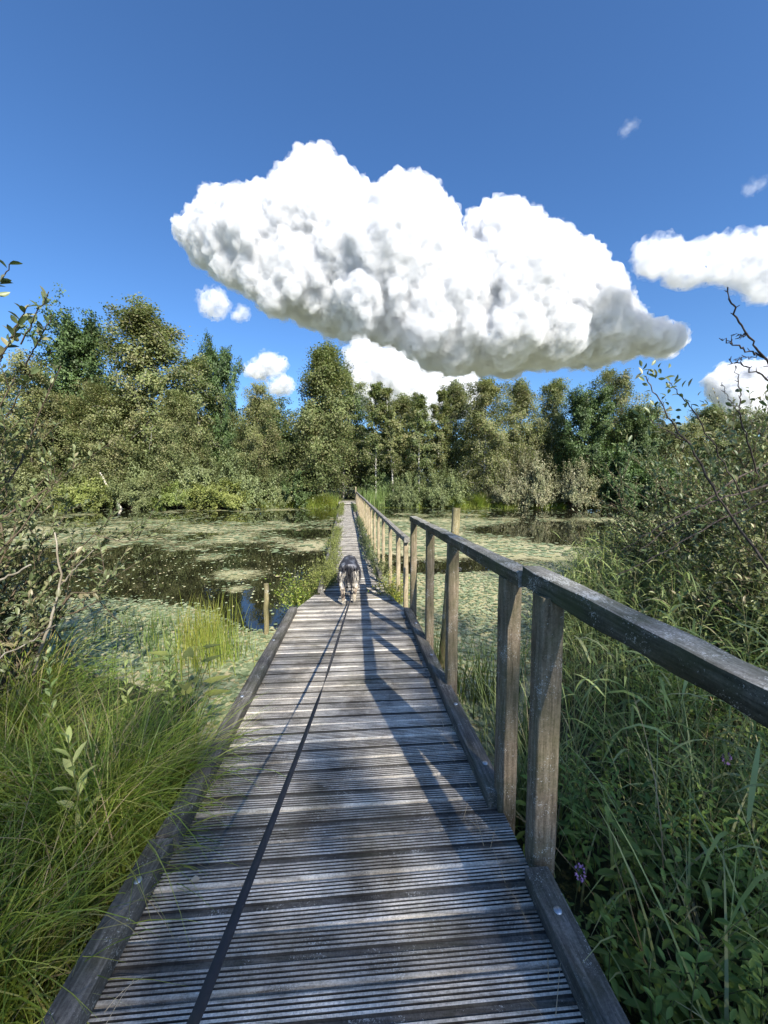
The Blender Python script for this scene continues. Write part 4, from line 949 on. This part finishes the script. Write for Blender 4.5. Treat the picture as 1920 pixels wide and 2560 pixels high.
for i, (px_, s_, lb) in enumerate(((1035, 1.0, 'big round sedge tussock at the water below the broad brown birch'), (700, .9, 'arching sedge tussock left of the far landing'), (985, .8, 'smaller sedge tussock left of the big round one on the far shore'))):
    r = np.random.default_rng(60 + i); mb = MB(); blades(mb, [[0, 0, 0]], 900, (.8 * s_, 1.5 * s_), .018, .7, .5, 6, .15, r, a=(.6, .2)); x = wx(px_, 29.3)
    o = mb.build('sedge_tussock', shorem); o.location = (x, 29.3, -.5); tag(o, lb, 'sedge')

# right foreground: reed grass, and leafy herbs below it
def in_right(x, y): return (y < near_shore(x) + .15)
r = np.random.default_rng(91); mb = MB(); n = 1500
x = r.uniform(.85, 7.5, n * 6); y = r.uniform(.7, 10, n * 6); k = in_right(x, y) & (x > 1.0 + .1 * y) & ((y > 1.7) | (r.random(n * 6) < .5)) & (r.random(n * 6) < np.clip(2.2 / (.4 + .28 * (x ** 2 + y ** 2) ** .5), .12, 1)); x, y = x[k][:n], y[k][:n]; n = len(x)
K = 7; H = r.uniform(.55, 1.1, n) * np.interp(near_shore(x) - y, [0, .5, 1.2], [.6, .85, 1.0]); th = r.uniform(0, 6.28, n); lean_ = np.abs(r.normal(0, .3, n)); s = np.linspace(0, 1, K)
z0 = terrain(x, y); hd = np.stack([np.cos(th), np.sin(th), 0 * th], -1)
S = np.stack([x, y, z0], -1)[:, None] + hd[:, None] * (H[:, None] * lean_[:, None] * s ** 1.7)[..., None]; S[..., 2] += H[:, None] * s
tubes(mb, S, np.broadcast_to(.0025 * (1 - s * .5), (n, K)), 3, np.clip(r.normal(.6, .25, n), 0, 1))
nl = 7; ii = np.repeat(np.arange(n), nl); q = np.tile(np.linspace(.25, .98, nl), n); j = np.minimum((q * (K - 1)).astype(int), K - 2); f = (q * (K - 1) - j)[:, None]
b0 = S[ii, j] * (1 - f) + S[ii, j + 1] * f; ph = r.uniform(0, 6.28, len(ii)); L = r.uniform(.16, .42, len(ii)); KK = 5; t = np.linspace(0, 1, KK)
hd = np.stack([np.cos(ph), np.sin(ph), 0 * ph], -1); g = r.uniform(.3, 1.1, len(ii))
P = b0[:, None] + hd[:, None] * (L[:, None] * t * .75)[..., None]; P[..., 2] += L[:, None] * (.75 * t - g[:, None] * t ** 2)
side = unit(np.stack([-np.sin(ph), np.cos(ph), r.normal(0, .35, len(ii))], -1))
ribbons(mb, P, r.uniform(.007, .019, len(ii))[:, None] * np.array([.5, 1, .95, .65, .05]), side, np.clip(r.normal(.45, .25, len(ii)), 0, 1))
# fine grass between
B_ = np.stack([x, y, z0], -1); blades(mb, B_, 6500, (.3, .9), .007, .5, .4, 6, .09, r, a=(.4, .3))
blades(mb, B_, 500, (.5, 1.1), .005, .6, .5, 6, .09, r, a=(.95, .05), mi=1)
tag(mb.build('reed_grass', [reedm, drym]), 'dense shaded reed grass filling the bank beyond the near handrail', 'reed grass', kind='stuff')

def herbs(mb, x, y, Hr, r, leafL=(.03, .075), asp=.38, pairs=9, z=None):
    n = len(x); H = r.uniform(*Hr, n); z0 = terrain(x, y) if z is None else z; th = r.uniform(0, 6.28, n); s = np.linspace(0, 1, 6)
    hd = np.stack([np.cos(th), np.sin(th), 0 * th], -1); le = np.abs(r.normal(0, .3, n))
    S = np.stack([x, y, z0], -1)[:, None] + hd[:, None] * (H[:, None] * le[:, None] * s ** 1.5)[..., None]; S[..., 2] += H[:, None] * s
    tubes(mb, S, np.broadcast_to(.003 * (1 - s * .6), (n, 6)), 4, r.random(n), 1)
    q = np.tile(np.repeat(np.linspace(.15, 1, pairs), 2), n); ii = np.repeat(np.arange(n), pairs * 2); j = np.minimum((q * 5).astype(int), 4); f = (q * 5 - j)[:, None]
    b0 = S[ii, j] * (1 - f) + S[ii, j + 1] * f; ph = np.tile(np.repeat(np.arange(pairs), 2) * 1.57, n) + np.tile([0, np.pi], n * pairs) + np.repeat(r.uniform(0, 6.28, n), pairs * 2) + r.normal(0, .3, len(ii))
    up = np.interp(q, [0, .8, 1], [.1, .35, 1.2]) + r.normal(0, .25, len(ii)); D = unit(np.stack([np.cos(ph), np.sin(ph), up], -1)); Nn = unit(np.stack([-np.cos(ph) * .5, -np.sin(ph) * .5, np.ones(len(ii))], -1) + rdir(len(ii), r) * .3)
    L = r.uniform(*leafL, len(ii)) * np.interp(q, [0, .5, 1], [.8, 1.1, .6]); leaves6(mb, b0, D, Nn, L, L * asp, np.clip(r.normal(.5, .22, n)[ii] + r.normal(0, .12, len(ii)), 0, 1), curl=.3)
    return S
r = np.random.default_rng(92); mb = MB(); n = 620
x = r.uniform(.68, 3.6, n * 5); y = r.uniform(.35, 3.4, n * 5); k = in_right(x, y) & (x > .68 + .0 * y) & (r.random(n * 5) < np.clip(1.5 / (x * x + y * y) ** .5, .1, 1)) & (y < 1.2 + .9 * x); x, y = x[k][:n], y[k][:n]
h_ = r.random(len(x)) < .55; herbs(mb, x[h_], y[h_], (.22, .6), r); herbs(mb, x[~h_], y[~h_], (.25, .55), r, (.045, .085), .34, 8)
nb = np.stack([r.uniform(.78, 2.3, 90), r.uniform(.5, 2.4, 90), np.full(90, -.4)], -1); blades(mb, nb, 520, (.35, .85), .011, .55, .45, 7, .06, r, a=(.75, .2), mi=2); blades(mb, nb, 120, (.35, .8), .004, .6, .4, 7, .06, r, mi=3)
tag(mb.build('herb_cover', [herbm, stemm, reedm, drym]), 'dark green leafy herbs crowding the bank beside the right kerb', 'herbs', kind='stuff')
r = np.random.default_rng(93); mb = MB(); n = 300
x = r.uniform(-3.5, -1.0, n * 3); y = r.uniform(.6, 3.6, n * 3); k = (y < near_shore(x) + .05) & (x < -1.05 - .05 * y); x, y = x[k][:n], y[k][:n]
herbs(mb, x, y, (.15, .4), r, (.03, .06)); blades(mb, np.stack([x, y, terrain(x, y)], -1), 1600, (.2, .5), .004, .5, .4, 6, .1, r)
tag(mb.build('ground_cover', [herbm, stemm]), 'low leaves and grass between the sedge tussocks of the left bank', 'ground cover', kind='stuff')

# single plants that stand out
def shoot(name, x, y, z, H, n, L, label, seed, mat=None, asp=.32, lean=(0, 0)):
    r = np.random.default_rng(seed); o = empty(name, (x, y, z), label, 'plant'); s = np.linspace(0, 1, 7)
    S = np.stack([lean[0] * s ** 1.4, lean[1] * s ** 1.4, H * s], -1); m1 = MB(); tubes(m1, S, .0035 * (1 - s * .6), 5); m1.build('stem', stemm, o)
    q = np.linspace(.45, 1, n); b0 = np.stack([np.interp(q, s, S[:, i]) for i in range(3)], -1); ph = np.arange(n) * 2.4; up = np.interp(q, [.4, 1], [.5, 1.6])
    m2 = MB(); D = np.stack([np.cos(ph), np.sin(ph), up], -1); Ls = L * np.interp(q, [.4, .7, 1], [.9, 1.1, .7]); leaves6(m2, b0, D, np.stack([-np.cos(ph), -np.sin(ph), .8 + 0 * ph], -1), Ls, Ls * asp, np.clip(r.normal(.6, .25, n), 0, 1), curl=.15); m2.build('leaves', mat or youngm, o)
    return o
shoot('willow_shoot', -1.24, 1.5, -.4, .80, 16, .1, 'pale green willow shoot standing up out of the left sedge', 1, lean=(-.06, .0))
shoot('willow_shoot', -1.33, 2.3, -.4, 0.82, 22, .06, 'small leaved pale shoot behind the sedge near the left kerb', 2, asp=.45)
shoot('willow_shoot', -1.45, 2.45, -.4, 0.86, 22, .06, 'pale shoot beside the arrow leaved plant', 3, asp=.45, lean=(.05, 0))
shoot('willow_shoot', -1.5, 2.15, -.4, 0.78, 20, .06, 'pale shoot left of the small leaved shoots', 4, asp=.42)
shoot('willow_shoot', -1.9, 2.1, -.4, 0.88, 20, .06, 'pale shoot between the left willow and the sedge', 6, asp=.42)
def arrow_plant(x, y, z, label, seed):
    r = np.random.default_rng(seed); o = empty('arrowhead_plant', (x, y, z), label, 'plant'); n = 6; m1, m2 = MB(), MB(); s = np.linspace(0, 1, 6)
    for i in range(n):
        a = i * 1.05 + r.normal(0, .3); h = r.uniform(.45, .68); e = np.array([math.cos(a) * .16, math.sin(a) * .16, h])
        tubes(m1, np.stack([e[0] * s ** 1.5, e[1] * s ** 1.5, h * s], -1), .004 * (1 - s * .4), 5)
        d = np.array([math.cos(a), math.sin(a), .25]); sd = np.array([-math.sin(a), math.cos(a), 0]); L = r.uniform(.1, .15)
        pts = [(0, 0), (-.45, .28), (-.1, .34), (.35, .25), (.75, .1), (1, 0)]
        V = [e + d * L * q[0] + sd * L * q[1] + np.array([0, 0, abs(q[1]) * L * .5]) for q in pts] + [e + d * L * q[0] - sd * L * q[1] + np.array([0, 0, abs(q[1]) * L * .5]) for q in pts[1:5]]
        m2.add(V, [[0, 1, 2], [0, 7, 6]], .5); m2.add(V, [[0, 2, 3, 5], [0, 5, 8, 7]], .6); m2.add(V, [[3, 4, 5], [5, 9, 8]], .6)
    m1.build('stem', stemm, o); m2.build('leaves', yelm, o)
arrow_plant(-1.52, 2.85, -.5, 'bright green arrow leaved plant at the water left of the ramp', 1)
arrow_plant(-1.32, 2.45, -.5, 'arrow leaved plant nearest the left kerb', 2)
# small purple flower head by the near post
def flower(x, y, z, h, label, seed):
    r = np.random.default_rng(seed); o = empty('purple_flower', (x, y, z), label, 'flower'); s = np.linspace(0, 1, 5); m1 = MB(); tubes(m1, np.stack([.03 * s ** 2, 0 * s, h * s], -1), .002 + 0 * s, 4); m1.build('stem', stemm, o)
    n = 60; P = rdir(n, r) * [.013, .013, .026] + [.03, 0, h]; m2 = MB(); leaves(m2, P, unit(P - [.03, 0, h]), rdir(n, r), .009, .007); m2.build('petals', pinkm, o)
flower(.69, 1.3, -.4, .42, 'small purple flower beside the foot of the nearest post', 1)
flower(1.62, 1.75, -.4, .52, 'pale purple flower among the herbs on the right', 2)
flower(1.15, 1.0, -.4, .4, 'whitish flower low in the herbs at the lower right', 3)

# weeds along the edges of the far walk
def weed(mb, x, y, z, n, rx, h, r, L=(.015, .035)):
    K = 5; s = np.linspace(0, 1, K); P0 = np.stack([x + r.normal(0, rx[0], n), y + r.normal(0, rx[1], n), np.full(n, z)], -1); d = rdir(n, r); d[:, 2] = np.abs(d[:, 2]) + .6; hh = h * r.uniform(.4, 1.1, n)
    S = P0[:, None] + d[:, None] * (hh[:, None] * s)[..., None]; tubes(mb, S, np.broadcast_to(.0016 * (1 - s * .4), (n, K)), 3, r.random(n), 1)
    m_ = 9; ii = np.repeat(np.arange(n), m_); q = r.uniform(.2, 1, len(ii))[:, None]; P = S[ii, 0] * (1 - q) + S[ii, -1] * q; LL = r.uniform(*L, len(ii)); leaves(mb, P, unit(rdir(len(ii), r) + [0, 0, .3]), unit(rdir(len(ii), r) + [0, 0, 1]), LL, LL * .5, np.clip(r.normal(.6, .25, len(ii)), 0, 1))
r = np.random.default_rng(41)
for side, lab in ((-1, 'yellow green weeds growing along the left kerb of the narrow walk'), (1, 'green weeds growing along the right kerb of the narrow walk')):
    mb = MB()
    for i in range(130):
        y = r.uniform(5.9, 27); dn = fbm(np.array([y]), np.array([side * 3.]), .35, 3)[0]
        if dn < .4: continue
        xx = fx(y) + (-.385 if side < 0 else .44) + r.normal(0, .03); weed(mb, xx, y, FZ + .02, int(26 * (dn + .2)), (.05, .12), .2 if side < 0 else .15, r)
    tag(mb.build('weeds', [yelm if side < 0 else willm, stemm]), lab, 'weeds', kind='stuff')
def clump(x, y, z, n, rx, h, label, seed, mat):
    r = np.random.default_rng(seed); mb = MB(); weed(mb, 0, 0, 0, n, rx, h, r, (.02, .045)); blades(mb, [[0, 0, 0]], n, (h * .6, h * 1.3), .005, .6, .5, 5, rx[0], r); o = mb.build('weed_clump', [mat, stemm]); o.location = (x, y, z); tag(o, label, 'weeds')
clump(-1.36, 5.95, -.5, 170, (.1, .2), .42, 'bushy weed clump in the water where the ramp meets the narrow walk', 1, sedgem)
clump(-1.08, 6.5, -.3, 150, (.06, .3), .3, 'tall yellow green weed clump on the left edge just beyond the dog', 2, yelm)
clump(.13, 5.75, -.42, 150, (.06, .2), .34, 'green weed clump below the near end of the far railing', 3, sedgem)
clump(-.02, 7.0, -.3, 110, (.05, .3), .26, 'weed clump on the right edge of the narrow walk beside the dog', 4, willm)

# ------------------------------------------------------------------ near willows
W_, Lf = bush(101, 1.1, 1.1, 3.3, 115, 14, 14, .06, near=True, asp=.42, stemr=.016, upl=.5)
o = empty('willow_bush', (-3.05, 2.45, -.4), 'near grey leaved willow bush rising along the left picture edge', 'bush')
W_.build('stems', twigm, o); Lf.build('foliage', nearwm, o)
# the bare pale branch that leans into the picture below it
m1 = MB(); palem = barkmat('pale twig', (.2, .17, .12), (.42, .38, .3), 14)
def bare(m1, pts, r0, r1, sides=6):
    pts = np.array(pts, float); K = 16; t = np.linspace(0, len(pts) - 1, K); P = np.stack([np.interp(t, range(len(pts)), pts[:, i]) for i in range(3)], -1); P[1:-1] += rng.normal(0, .004, (K - 2, 3)); tubes(m1, P, np.linspace(r0, r1, K), sides, cap=True)
U = unproj
bare(m1, [U(60, 1480, 2.6), U(100, 1370, 2.6), U(133, 1262, 2.6), U(118, 1150, 2.65)], .012, .005); bare(m1, [U(133, 1262, 2.6), U(165, 1225, 2.55), U(202, 1188, 2.5)], .006, .003)
bare(m1, [U(-60, 1300, 2.3), U(0, 1255, 2.25), U(66, 1220, 2.2)], .009, .005); bare(m1, [U(-40, 1440, 2.2), U(60, 1390, 2.3), U(120, 1350, 2.3)], .006, .003)
bb = m1.build('bare_branch', palem, o); bb.location = -o.location
m2 = MB(); r = np.random.default_rng(6)
for (px_, py_, d, k_) in ((40, 700, 1.9, 14), (60, 660, 1.9, 14), (105, 630, 2.0, 9), (20, 570, 1.8, 8), (95, 1350, 2.25, 8), (115, 680, 2.0, 8), (70, 800, 2.0, 10)):
    c_ = U(px_, py_, d); e = c_ + [-.25, .1, -.22]; s = np.linspace(0, 1, 8)[:, None]; ln = e + (c_ - e) * s; bare(m2, ln, .004, .002, 5)
m2b = m2.build('twigs', twigm, o); m2b.location = -o.location
m3 = MB()
r = np.random.default_rng(6)
for (px_, py_, d, k_) in ((40, 700, 1.9, 14), (60, 660, 1.9, 14), (105, 630, 2.0, 9), (20, 570, 1.8, 8), (95, 1350, 2.25, 8), (115, 680, 2.0, 8), (70, 800, 2.0, 10)):
    c_ = U(px_, py_, d); e = c_ + [-.25, .1, -.22]; q = r.uniform(.35, 1.0, k_)[:, None]; P = e + (c_ - e) * q; D = unit(rdir(k_, r) + [.5, -.2, .9]); leaves6(m3, P, D, rdir(k_, r) + [0, 0, .8], r.uniform(.045, .065, k_), .024, r.random(k_))
m3b = m3.build('leaves', nearwm, o); m3b.location = -o.location

W_, Lf = bush(111, 2.35, 1.9, 2.8, 210, 18, 18, .066, near=True, asp=.4, stemr=.02, upl=.35)
o = empty('willow_bush', (5.35, 5.2, -.45), 'large near willow bush with arching stems on the right', 'bush')
W_.build('stems', twigm, o); Lf.build('foliage', nearwm, o)
m1 = MB(); deadm = barkmat('dead twig', (.045, .035, .03), (.13, .105, .09), 30)
def kinked(pts, r0, r1, m1, seed=0, spurs=8):
    r = np.random.default_rng(seed); pts = np.array(pts, float); K = 26; t = np.linspace(0, len(pts) - 1, K); P = np.stack([np.interp(t, range(len(pts)), pts[:, i]) for i in range(3)], -1); P[1:-1] += r.normal(0, .006, (K - 2, 3)); tubes(m1, P, .72 * np.linspace(r0, r1, K) * (1 + r.normal(0, .1, K)), 6, cap=True)
    for _ in range(spurs):
        i = r.integers(3, K - 1); e = P[i] + unit(unit(P[i] - P[i - 1]) + rdir(1, r)[0] * .9) * r.uniform(.01, .03); tubes(m1, np.stack([P[i], e]), np.array([.0025, .0015]), 4)
    return P
kinked([U(1700, 845, 2.05), U(1655, 775, 2.0), U(1610, 725, 1.95), U(1585, 670, 1.9), U(1572, 620, 1.9)], .008, .004, m1, 1)
kinked([U(1720, 830, 2.0), U(1640, 768, 2.0), U(1590, 748, 1.95), U(1560, 732, 1.95)], .007, .003, m1, 2)
kinked([U(1720, 880, 2.0), U(1650, 815, 2.0), U(1610, 790, 1.95), U(1575, 775, 1.95)], .006, .003, m1, 3)
kinked([U(1610, 725, 1.95), U(1586, 722, 1.95)], .003, .002, m1, 4, 2); kinked([U(1640, 768, 2.0), U(1610, 772, 1.95), U(1585, 778, 1.9)], .003, .002, m1, 5, 2)
kinked([U(1640, 1030, 2.7), U(1600, 900, 2.6), U(1597, 850, 2.6), U(1588, 790, 2.6)], .008, .003, m1, 6); kinked([U(1597, 890, 2.6), U(1575, 860, 2.6), U(1560, 825, 2.6)], .004, .002, m1, 7)
kinked([U(1750, 1350, 2.6), U(1560, 1090, 2.7), U(1480, 950, 2.7), U(1430, 880, 2.7), U(1395, 812, 2.7)], .012, .004, m1, 8, 20); kinked([U(1620, 1100, 2.9), U(1500, 890, 2.8), U(1445, 825, 2.8)], .008, .003, m1, 9, 14)
kinked([U(1720, 1030, 3), U(1560, 1075, 3), U(1430, 1130, 3), U(1340, 1190, 3.1)], .012, .004, m1, 10, 20); kinked([U(1720, 1060, 3), U(1560, 1120, 3.2), U(1420, 1200, 3.2), U(1330, 1245, 3.2)], .01, .004, m1, 11, 20)
kinked([U(1700, 980, 3.2), U(1580, 1040, 3.2), U(1460, 1130, 3.3), U(1380, 1190, 3.3)], .012, .004, m1, 12, 20); kinked([U(1480, 955, 2.7), U(1440, 930, 2.7), U(1400, 905, 2.7)], .006, .003, m1, 13, 6)
bb = m1.build('bare_branch', deadm, o); bb.location = -o.location
m3 = MB(); r = np.random.default_rng(16)
for (px_, py_, d, k_, sp) in ((1400, 800, 2.7, 12, .05), (1420, 815, 2.7, 12, .05), (1450, 835, 2.75, 14, .06), (1490, 870, 2.8, 12, .07), (1410, 900, 2.7, 16, .08), (1450, 930, 2.8, 20, .1), (1500, 930, 2.8, 20, .12), (1640, 860, 2.4, 14, .06), (1600, 930, 2.7, 20, .12), (1380, 960, 2.8, 20, .12), (1440, 1000, 2.9, 26, .16), (1520, 1000, 2.9, 26, .16), (1350, 1150, 3.2, 24, .2), (1420, 1080, 3.1, 30, .2), (1600, 1010, 2.8, 26, .16), (1640, 1000, 2.8, 30, .2), (1560, 1080, 2.9, 40, .25)):
    P = U(px_, py_, d) + r.normal(0, sp, (k_, 3)) * [1, .8, .6]; leaves6(m3, P, unit(rdir(k_, r) + [-.5, -.1, .9]), rdir(k_, r) + [0, 0, .8], r.uniform(.04, .062, k_), .022, r.random(k_))
m3b = m3.build('leaves', nearwm, o); m3b.location = -o.location
W_, Lf = bush(121, 1.25, 1.2, 2.0, 110, 14, 16, .06, near=True, asp=.4, stemr=.014, upl=.3)
o = empty('willow_bush', (3.75, 3.3, -.45), 'nearer shaded willow bush low at the right picture edge', 'bush')
W_.build('stems', twigm, o); Lf.build('foliage', nearwm, o)

# tall trees behind the photographer, whose soft shade lies over the near end of the ramp
SHADE = plant_mesh(tree(301, 18, 4.3, .42, 'oak', 80, 9, 10, .45, .15, .17, .2, asp=.7, spray=.24), bark, oakm)
place(SHADE, 'oak_tree', wx(752, 34.5), 34.5, .44, 1.0, 'dim oak added to arch over and shade the path opening behind the landing', 'tree', z=-.1)  # this oak and the next are added so their crowns darken the opening
place(SHADE, 'oak_tree', wx(735, 39), 39, .5, 3.0, 'dim oak added deeper in the wood to darken the path opening', 'tree', z=-.1)
place(SHADE, 'oak_tree', 10.6, -20.3, 1.0, .4, 'tall oak behind the viewpoint shading the near boardwalk', 'tree')
DE = .07; VD = .6; VS = 10
cloud(MAIN, 1800, 7.5, 'huge white heaped cloud with a grey base high over the pond', 3, base=725, dens=DE, core=0, veil=2.0, extra=[(652, 345, 15), (648, 330, 9), (668, 372, 24), (705, 372, 22), (728, 366, 15), (690, 395, 34), (596, 434, 16), (560, 420, 16), (455, 474, 17), (404, 497, 20), (872, 425, 20), (1062, 468, 24), (1440, 735, 30), (1465, 738, 14), (1405, 725, 26)])
cloud([(1365,560),(1390,520),(1430,512),(1465,530),(1500,530),(1560,512),(1600,505),(1700,510),(1720,560),(1700,640),(1640,650),(1600,610),(1540,600),(1480,622),(1440,590),(1400,600)], 1500, 6, 'long ragged white cloud at the right edge above the dead branches', 4, dens=.035, core=0, depth=.3, veil=2, hz=60)
cloud([(1525,815),(1560,795),(1600,790),(1680,785),(1760,800),(1780,900),(1700,930),(1600,920),(1560,880)], 1500, 6, 'round white cloud low behind the bare twigs on the right', 5, dens=.07, core=0, veil=2)
cloud([(745,800),(752,765),(790,742),(830,760),(880,775),(900,800),(960,830),(1010,815),(1040,830),(1040,900),(900,905),(780,880),(755,850)], 1500, 7, 'grey hearted cloud just above the trees under the huge one', 6, dens=.07, core=0, veil=2)
cloud([(515,795),(545,785),(565,768),(612,772),(618,790),(590,812),(545,815)], 1400, 4, 'small bright cloud in the gap above the low trees', 7, dens=.07, core=0, veil=2.5, hz=45)
cloud([(580,825),(610,812),(635,820),(630,850),(590,850)], 1400, 4, 'smallest low cloud left of the pyramid birch', 8, dens=.07, core=0, veil=2.5, hz=45)
cloud([(425,650),(445,628),(480,632),(492,655),(480,690),(455,680)], 1350, 4, 'torn cloud scrap below the left end of the huge cloud', 9, dens=.04, core=0, veil=3, hz=30)
cloud([(503,670),(520,662),(540,672),(535,692),(508,690)], 1300, 3, 'tiny cloud scrap right of the torn one', 10, dens=.03, core=0, rmin=2, veil=2.5, hz=30)
cloud([(1608,405),(1630,390),(1656,385),(1650,405),(1620,420)], 1300, 3, 'thin wisp high at the right edge', 11, dens=.006, hz=25, core=0, rmin=1.5, veil=2.5)
cloud([(1343,280),(1360,262),(1380,265),(1372,280),(1350,292)], 1300, 3, 'faint wisp high above the huge cloud on the right', 12, dens=.005, hz=25, core=0, rmin=1.5, veil=2.5)
